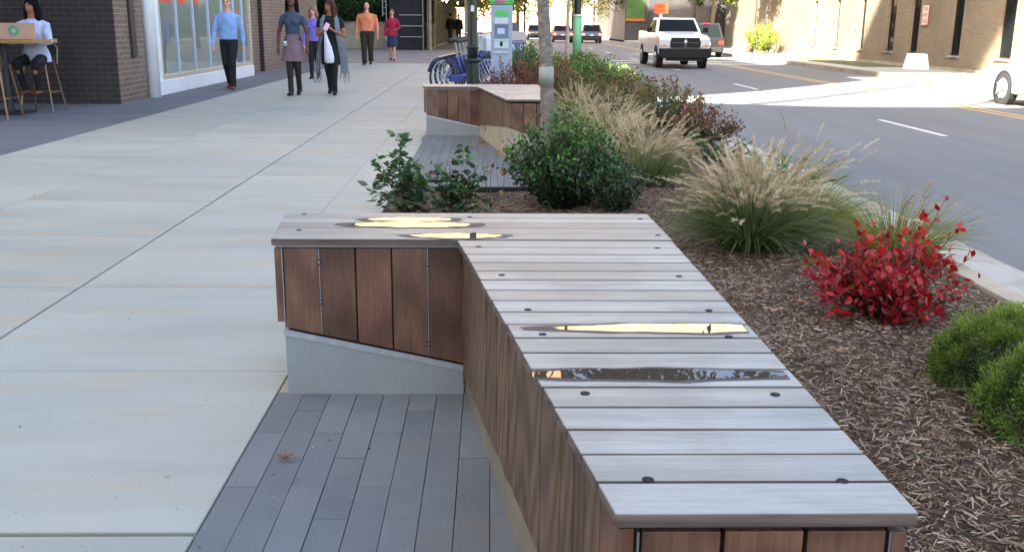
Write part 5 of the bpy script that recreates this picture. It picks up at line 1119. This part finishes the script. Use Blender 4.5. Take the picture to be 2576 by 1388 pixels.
grass('small yellow green grass tuft between the tan clump and the kerb', 1.86, 5.45, .32, .40, .0, 800, 0, mb_=M_blade2, lean=(.15, 0))
grass('loose yellow green grass tuft growing behind the red shrub', 2.0, 4.65, .38, .42, .46, 900, 14, mb_=M_blade2, lean=(.1, .1))
grass('sparse grass with airy plumes leaning over the kerb', 1.95, 6.0, .4, .40, .66, 200, 26, lean=(.10, 0))
# red shrub
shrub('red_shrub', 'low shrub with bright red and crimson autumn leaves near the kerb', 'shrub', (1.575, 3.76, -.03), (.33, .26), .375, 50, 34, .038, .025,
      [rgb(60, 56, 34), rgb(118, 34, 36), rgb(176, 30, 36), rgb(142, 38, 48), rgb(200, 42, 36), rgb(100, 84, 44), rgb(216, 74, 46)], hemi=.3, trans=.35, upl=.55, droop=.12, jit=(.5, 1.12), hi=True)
sh = empty('red_shoots', (1.74, 3.84, 0), 0, 'few long red leaved shoots rising above the right side of the red shrub', 'shrub')
shoots = [((-.12, 0, .0), (.0, 0, .25), (.10, .02, .45)), ((-.12, 0, .0), (.06, 0, .20), (.17, 0, .35)), ((-.12, 0, .0), (.08, 0, .10), (.23, 0, .22)), ((-.12, 0, .0), (-.03, 0, .24), (.02, .02, .40))]
P = []; D = []
for a_, m_, e_ in shoots:
    a_, m_, e_ = map(np.array, (a_, m_, e_))
    for t in (.55, .62, .7, .8, .9, .95, 1.0, 1.0): P.append(a_*(1-t)**2+2*m_*t*(1-t)+e_*t*t); D.append(unit(rdir(1))[0]*.8+np.array([.1, 0, .5]))
P = np.array(P); D = unit(np.array(D)); n = len(P)
leaves('foliage', P, D, RG.uniform(.03, .045, n), .022, RG.uniform(0, 1, n), leafmat('red_shoot_leaf', [rgb(120, 20, 30), rgb(176, 30, 34), rgb(196, 60, 40)], .4, .35), sh, hi=True)
stems([([tuple(np.array(a_)*(1-t)**2+2*np.array(m_)*t*(1-t)+np.array(e_)*t*t) for t in (0, .25, .5, .75, 1)], .004) for a_, m_, e_ in shoots], 'stems', M_twig, sh)
# conifer globes
M_conif = [rgb(26, 44, 20), rgb(50, 80, 32), rgb(82, 112, 42), rgb(120, 144, 56), rgb(158, 172, 80)]
def globe(label, x, y, r, h):
    root = empty('conifer_globe', (x, y, gz(x, y)), 0, label, 'conifer', 'round feathery conifers at the right edge')
    nc = 230; u = rdir(nc); u[:, 2] = np.abs(u[:, 2])*1.0-.12; u = unit(u); rad = r*RG.uniform(.74, 1.02, nc); C = u*rad[:, None]*np.array([1, 1, h/r]); C[:, 2] = np.maximum(C[:, 2]+r*.1, .01)
    P = []; D = []; R = []
    nl = 120
    for c, d in zip(C, u):
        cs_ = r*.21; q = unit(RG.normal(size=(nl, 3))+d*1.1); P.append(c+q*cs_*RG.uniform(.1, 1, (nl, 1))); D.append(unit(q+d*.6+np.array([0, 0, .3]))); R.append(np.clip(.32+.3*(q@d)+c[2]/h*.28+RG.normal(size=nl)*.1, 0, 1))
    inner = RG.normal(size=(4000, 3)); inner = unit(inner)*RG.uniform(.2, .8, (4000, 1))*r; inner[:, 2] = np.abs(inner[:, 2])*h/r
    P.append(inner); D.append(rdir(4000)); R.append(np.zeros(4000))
    P, D, R = map(np.concatenate, (P, D, R)); n = len(P)
    leaves('foliage', P, D, RG.uniform(.007, .016, n), RG.uniform(.003, .006, n), R, leafmat('conifer_leaf%d' % len(bpy.data.materials), M_conif, .6, .2), root, droop=.05)
    stems([([(0, 0, 0), (0, 0, h*.3), (0, 0, h*.7)], .02)], 'stem', M_twig, root)
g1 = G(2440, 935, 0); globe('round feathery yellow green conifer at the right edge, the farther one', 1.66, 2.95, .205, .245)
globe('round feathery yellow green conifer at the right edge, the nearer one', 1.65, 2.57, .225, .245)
shrub('ground_cover_plant', 'small bright green leaved plant against the kerb behind the conifers', 'plant', (2.05, 3.42, 0), (.2, .12), .12, 50, 14, .035, .014, [rgb(30, 60, 30), rgb(60, 96, 50), rgb(96, 130, 70)], hemi=.1, upl=.8)
# arching leafy juniper behind clump
def fronds(label, x, y, n, Lf, cols, lean):
    root = empty('arching_shrub', (x, y, 0), 0, label, 'shrub'); P = []; D = []; R = []; tw = []
    for i in range(n):
        a = RG.uniform(-PI, PI); l = Lf*RG.uniform(.6, 1.15); d = np.array([math.cos(a)*.9+lean[0], math.sin(a)*.6+lean[1], RG.uniform(.45, 1.1)]); d /= np.linalg.norm(d)
        tw.append(([tuple(d*l*t-np.array([0, 0, .12*l*t*t])) for t in (0, .35, .7, 1)], .004)); k = 70; t = RG.uniform(.1, 1, (k, 1)); c = d*l*t-np.array([0, 0, .12*l])*t*t
        sd = unit(np.cross(d, [0, 0, 1])); s = np.where(RG.uniform(size=(k, 1)) > .5, 1, -1)
        P.append(c); D.append(unit(d+sd*s*1.0+RG.normal(size=(k, 3))*.35+np.array([0, 0, .25]))); R.append(np.clip(RG.normal(size=k)*.2+t[:, 0]*.4+.3, 0, 1))
    P, D, R = map(np.concatenate, (P, D, R)); k = len(P)
    leaves('foliage', P, D, RG.uniform(.025, .045, k), RG.uniform(.008, .014, k), R, leafmat('frond_leaf%d' % len(bpy.data.materials), cols, .45, .35), root); stems(tw, 'stems', M_twigg, root); return root
fronds('arching bright green shrub behind the tan grass, reaching over the kerb', 1.95, 6.45, 34, .46, [rgb(44, 76, 34), rgb(80, 118, 48), rgb(124, 156, 70)], (.35, 0))
fronds('arching dark green shrub near the kerb beyond the second grass clump', 1.85, 8.1, 20, .34, [rgb(36, 66, 40), rgb(64, 98, 56), rgb(96, 126, 76)], (.2, 0))
# background shrubs
def bush(label, x, y, rx, ry, h, nb, per, ll, cols, **k):
    return shrub('border_shrub', label, 'shrub', (x, y, -.05), (rx, ry), h, nb, per, ll, ll*.5, cols, group='mixed autumn shrubs in the long bed', **k)
redgreen = [rgb(44, 62, 32), rgb(78, 98, 46), rgb(104, 112, 56), rgb(122, 84, 48), rgb(150, 62, 50)]
green = [rgb(34, 56, 28), rgb(64, 92, 40), rgb(100, 130, 54), rgb(140, 160, 70)]
rusty = [rgb(70, 50, 44), rgb(104, 66, 66), rgb(128, 80, 62), rgb(166, 112, 62), rgb(90, 90, 52)]
bush('red tinged green shrub at the kerb beyond the plumed grasses', 2.0, 11.3, .5, .6, .62, 70, 42, .045, redgreen, hemi=.15)
bush('dull red leaved shrub at the kerb, right of the tall plumes', 2.15, 9.9, .42, .45, .42, 55, 40, .042, [rgb(50, 62, 34), rgb(84, 88, 46), rgb(126, 66, 50), rgb(152, 54, 50)], hemi=.15)
bush('broad red and green shrub further along the kerb', 1.75, 13.4, .6, .8, .62, 80, 40, .05, redgreen, hemi=.15)
bush('olive green shrub behind the tree trunk', 1.1, 12.4, .55, .6, .62, 70, 42, .05, [rgb(50, 58, 30), rgb(84, 92, 42), rgb(120, 116, 54)], hemi=.15)
bush('bright green shrub around the foot of the green pole', 1.9, 17.5, .8, 1.2, .62, 100, 45, .06, green, hemi=.15)
bush('bright green shrub around the foot of the thin pale tree', 1.25, 19.5, .7, 1.4, .6, 90, 45, .06, green, hemi=.15)
bush('far green shrub near the end of the bed', 2.0, 23, .6, 1.8, .6, 80, 45, .07, green, hemi=.15)
bush('rust and purple twiggy shrub left of the tree trunk behind the second bench', .75, 12.9, .48, .5, .84, 90, 46, .036, rusty, hemi=.2)
bush('reddish feathery shrub in front of the kiosk', .28, 13.2, .38, .4, .80, 66, 40, .034, [rgb(84, 50, 56), rgb(120, 70, 70), rgb(150, 96, 66)], hemi=.3)
bush('small purple twiggy shrub beside the lamp post', .0, 13.6, .22, .3, .50, 36, 30, .03, [rgb(84, 44, 60), rgb(124, 60, 76), rgb(120, 80, 70)], hemi=.3)
bush('light green shrub behind the rusty shrub beside the price board', .80, 19.4, .6, .7, .92, 80, 45, .055, green, hemi=.2)
bush('yellow green sunlit shrub by the far wall', 12.9, 47.5, .9, 1.5, 1.3, 80, 50, .12, [rgb(90, 110, 40), rgb(140, 150, 60), rgb(170, 170, 80)], hemi=.1)
bush('dark green low shrubs by the charcoal building', 11.6, 66, 1.6, 3.0, 1.1, 90, 50, .2, green[:3], hemi=.1)
bush('dark green shrub behind the pickup truck', 12.4, 62, .9, 1.5, 1.5, 80, 50, .16, green[:3], hemi=.1)
# hedge
root = empty('hedge', (-6, 45.1, 1.1), 0, 'dark green clipped hedge growing above the tan planter wall', 'hedge'); n = 36000
P = np.stack([RG.uniform(-4.6, 3.4, n), RG.uniform(-.5, .7, n), RG.uniform(0, 1.9, n)], 1); P[:, 1] += .15*np.sin(P[:, 0]*2.2)+.1*np.sin(P[:, 2]*5)
leaves('foliage', P, rdir(n), RG.uniform(.06, .12, n), .05, np.clip(.25+P[:, 2]*.15+RG.normal(size=n)*.15+.2*np.sin(P[:, 0]*1.3+1), 0, 1), leafmat('hedge_leaf', [rgb(18, 34, 18), rgb(36, 62, 28), rgb(62, 100, 40), rgb(92, 130, 54)], .4, .2), root)
stems([([(x, .1, 0), (x+.05, .1, .6), (x, .1, 1.4)], .03) for x in (-4, -2.5, -1, .5, 2, 3)], 'stems', M_twig, root)
# tiny litter on the concrete and pavers
n = 150; x = RG.uniform(-3.6, -.7, n); y = RG.uniform(1.4, 9, n); x[:40] = RG.uniform(-.66, -.1, 40); y[:40] = RG.uniform(1.6, 2.88, 40)
P = np.stack([x, y, np.full(n, .0025)], 1); a = RG.uniform(0, 2*PI, n); L_ = RG.uniform(.003, .012, n)
leaves_o = leaves('litter', P, np.stack([np.cos(a), np.sin(a), np.full(n, .08)], 1), L_, L_*.45, RG.uniform(0, 1, n), leafmat('litter_bit', [rgb(50, 44, 38), rgb(96, 80, 64), rgb(200, 196, 186), rgb(70, 60, 50)], .8, 0, .2), None)
tag(leaves_o, 'tiny scattered specks of litter on the pavement and pavers', 'litter', kind='stuff')
# fallen leaves
def fallen(label, px, py, s, col, z=.004):
    g = G(px, py, 0); root_z = z; b = MB(); n = 22; ring = []
    for i in range(n):
        a = 2*PI*i/n; r_ = s*(1 if i % 2 else .55)*(1+.25*math.sin(3*a)); ring.append((r_*math.cos(a)*1.4, r_*math.sin(a)*.7, .006+.010*abs(math.sin(2*a+px))))
    b.add([(0, 0, .004)]+ring, [(0, 1+i, 1+(i+1) % n) for i in range(n)]); b.tube([(0, 0, .005), (s*1.6, s*.3, .010), (s*2.1, s*.2, .004)], .0012, 5)
    o = b.build('fallen_leaf', mat('dead_leaf_%s' % col, {'brown': rgb(150, 104, 84), 'tan': rgb(158, 128, 104)}[col], .7, .3, 60), None, fixn=False); o.location = (g.x, g.y, z if py > 1100 and px < 1000 else gz(g.x, g.y)+.03)
    return tag(o, label, 'leaf', 'fallen leaves')
fallen('curled brown leaf lying on the grey pavers', 717, 1159, .017, 'brown')
fallen('pale tan oak leaf on the mulch right of the brightest puddle', 1945, 790, .03, 'tan'); fallen('pale oak leaf on the mulch between bench and conifers', 2105, 912, .025, 'tan')
fallen('tan leaf on the mulch beside the bench corner', 2015, 775, .022, 'brown')
# ================================================================= TREES
def barkmat(name, a_, b_, c_):
    m, nt, P, N, L = newmat(name); v = mapping(N, L, (9, 9, 16)); n1 = noise(N, L, v, 1.2, 6, .7); r = ramp(N, [(.3, a_), (.5, b_), (.72, c_)]); L.new(n1, r.inputs[0]); L.new(r.outputs[0], P.inputs['Base Color'])
    P.inputs['Roughness'].default_value = .9; bump(N, L, P, n1, .6, .01); return m
M_bark = barkmat('grey_lichen_bark', rgb(78, 70, 62), rgb(118, 108, 98), rgb(160, 156, 148)); M_bark2 = barkmat('brown_bark', rgb(70, 58, 46), rgb(98, 84, 68), rgb(124, 110, 92))
def tree(label, x, y, z, r, h, lean, crown, nl, ll, cols, bark=M_bark, group='street trees', name='street_tree'):
    root = empty(name, (x, y, z), 0, label, 'tree', group); b = MB(); top = Vector((lean[0], lean[1], h)); pts = []; rr = []
    for i in range(9):
        t = i/8; pts.append(top*t+Vector((math.sin(t*5+x)*.02, math.cos(t*4+y)*.015, 0))); rr.append(r*(1.18 if i == 0 else 1-.45*t))
    b.tube(pts, rr, 14); b.build('trunk', bark, root, smooth=True)
    b = MB(); P = []; D = []; R = []
    for (cx, cy, cz, cr) in crown:
        c = np.array([cx, cy, cz]); b.tube([top*.85, (top+Vector(c))*.5+Vector((0, 0, .1)), Vector(c)], [r*.4, r*.25, r*.08], 6)
        for k in range(5):
            e = c+rdir(1)[0]*cr*.8; b.tube([Vector(c)*.6+top*.4, Vector(e)], [r*.15, r*.04], 4)
        nc = 14; q = c+rdir(nc)*cr*RG.uniform(.3, 1, (nc, 1)); m_ = int(nl/len(crown)/nc)
        for s in q: P.append(s+RG.normal(size=(m_, 3))*cr*.22); D.append(unit(rdir(m_)+np.array([0, 0, -.2]))); R.append(np.clip(RG.normal(size=m_)*.2+.5, 0, 1))
    b.build('limbs', bark, root, smooth=True)
    if nl:
        P, D, R = map(np.concatenate, (P, D, R)); leaves('crown', P, D, ll*RG.uniform(.6, 1.3, len(P)), ll*.55, R, leafmat('crown_leaf%d' % len(bpy.data.materials), cols, .4, .4), root)
    return root
yg = [rgb(70, 86, 34), rgb(110, 124, 44), rgb(160, 160, 58), rgb(196, 182, 70)]; ol = [rgb(48, 60, 32), rgb(84, 88, 44), rgb(124, 110, 58)]
t1 = tree('nearest street tree, lichen spotted grey trunk rising through the green bush', .445, 7.75, -.03, .060, 2.6, (-.10, 0), [(.2, .3, 3.2, .6), (-.6, .4, 3.5, .6), (.9, .5, 3.5, .6), (1.6, .3, 3.4, .55), (.3, .9, 4.2, .8), (-1.1, .2, 3.7, .5), (2.1, .6, 3.9, .5), (.6, -.2, 3.0, .5), (1.2, 0, 3.1, .5)], 7500, .10, green)
b = MB(); q = MB(); b.tube([(-.012, -.011, .71), (-.014, -.012, .84)], [.0590, .0580], 16); b.build('tree_tag', mat('pale_bark_patch', rgb(150, 148, 140), .8, .1, 20), t1, smooth=True)
tree('thin pale young tree between the big trunk and the green pole', 1.67, 22.0, -.05, .052, 2.2, (.05, 0), [(.2, 0, 2.2, .5), (-.4, .1, 2.4, .5), (.5, .2, 2.6, .5)], 500, .07, [rgb(150, 160, 150), rgb(120, 130, 100), rgb(170, 90, 60)], barkmat('pale_bark', rgb(130, 120, 104), rgb(160, 150, 134), rgb(186, 176, 158)))
for i, (x, y, h, lb) in enumerate(((.15, 50, 3.0, 'yellow green street tree behind the kiosk'), (1.5, 58, 3.2, 'yellow leaved street tree beyond the price board'), (2.4, 44, 3.6, 'olive street tree with spreading crown over the far kerb'))):
    tree(lb, x, y, 0, .12, h, (.1, 0), [(0, 0, h, 1.3), (-1.0, .4, h-.5, 1.0), (1.1, 0, h-.3, 1.1), (.2, .6, h+1.2, 1.4)], 4200, .16, yg if i < 2 else ol, M_bark2)
far = [(12.6, 48.5, .17, 'sunlit trunk tree in front of the white lit wall'), (12.4, 56.6, .15, 'tree with pale trunk just right of the pickup'), (12.5, 62.5, .16, 'tree with mottled trunk above the pickup roof'), (12.3, 86, .2, 'dark street tree near the black car'), (12.0, 96, .2, 'dark street tree further off beyond the black car'), (10.9, 108, .22, 'farthest olive street tree on the right side')]
for x, y, r_, lb in far:
    big = y > 70
    tree(lb, x, y, RZ+.13, r_, 4.2 if not big else 3.4, (.2, 0), [(0, -.5, 4.6, 1.3), (-1.2, .8, 4.4, 1.1), (.6, 1.4, 4.0, 1.0), (.9, .3, 3.1, .6), (.8, 2.4, 3.3, .7)] if not big else [(0, 0, 3.4, 1.8), (-1.6, 0, 3.8, 1.5), (1.6, 0, 3.3, 1.5), (0, 0, 5.4, 2)], 2600 if not big else 3400, .2, ol if big else yg[:3], M_bark2)
# ================================================================= LIGHT
w = bpy.data.worlds.new('World'); S.world = w; w.use_nodes = True; nt = w.node_tree; bg = nt.nodes['Background']
sky = nt.nodes.new('ShaderNodeTexSky'); sky.sky_type = 'NISHITA'; sky.sun_disc = False
sd = Vector((-.875, -1, 1.15)).normalized()
sky.sun_elevation = math.asin(sd.z); sky.sun_rotation = math.atan2(sd.x, sd.y); sky.air_density = 1.0; sky.dust_density = 3.0; sky.ozone_density = 0.25
nt.links.new(sky.outputs[0], bg.inputs['Color']); bg.inputs['Strength'].default_value = .09
ld = bpy.data.lights.new('sun', 'SUN'); ld.energy = 5.0; ld.angle = math.radians(.5); ld.color = (1, .93, .82)
lo = bpy.data.objects.new('sun', ld); COL.objects.link(lo); lo.rotation_euler = sd.to_track_quat('Z', 'Y').to_euler()
S.view_settings.view_transform = 'Standard'; S.view_settings.look = 'None'; S.view_settings.exposure = 3.12; S.view_settings.gamma = 1
S.render.engine = 'CYCLES'; S.cycles.max_bounces = 6; S.cycles.diffuse_bounces = 4; S.cycles.sample_clamp_indirect = 6
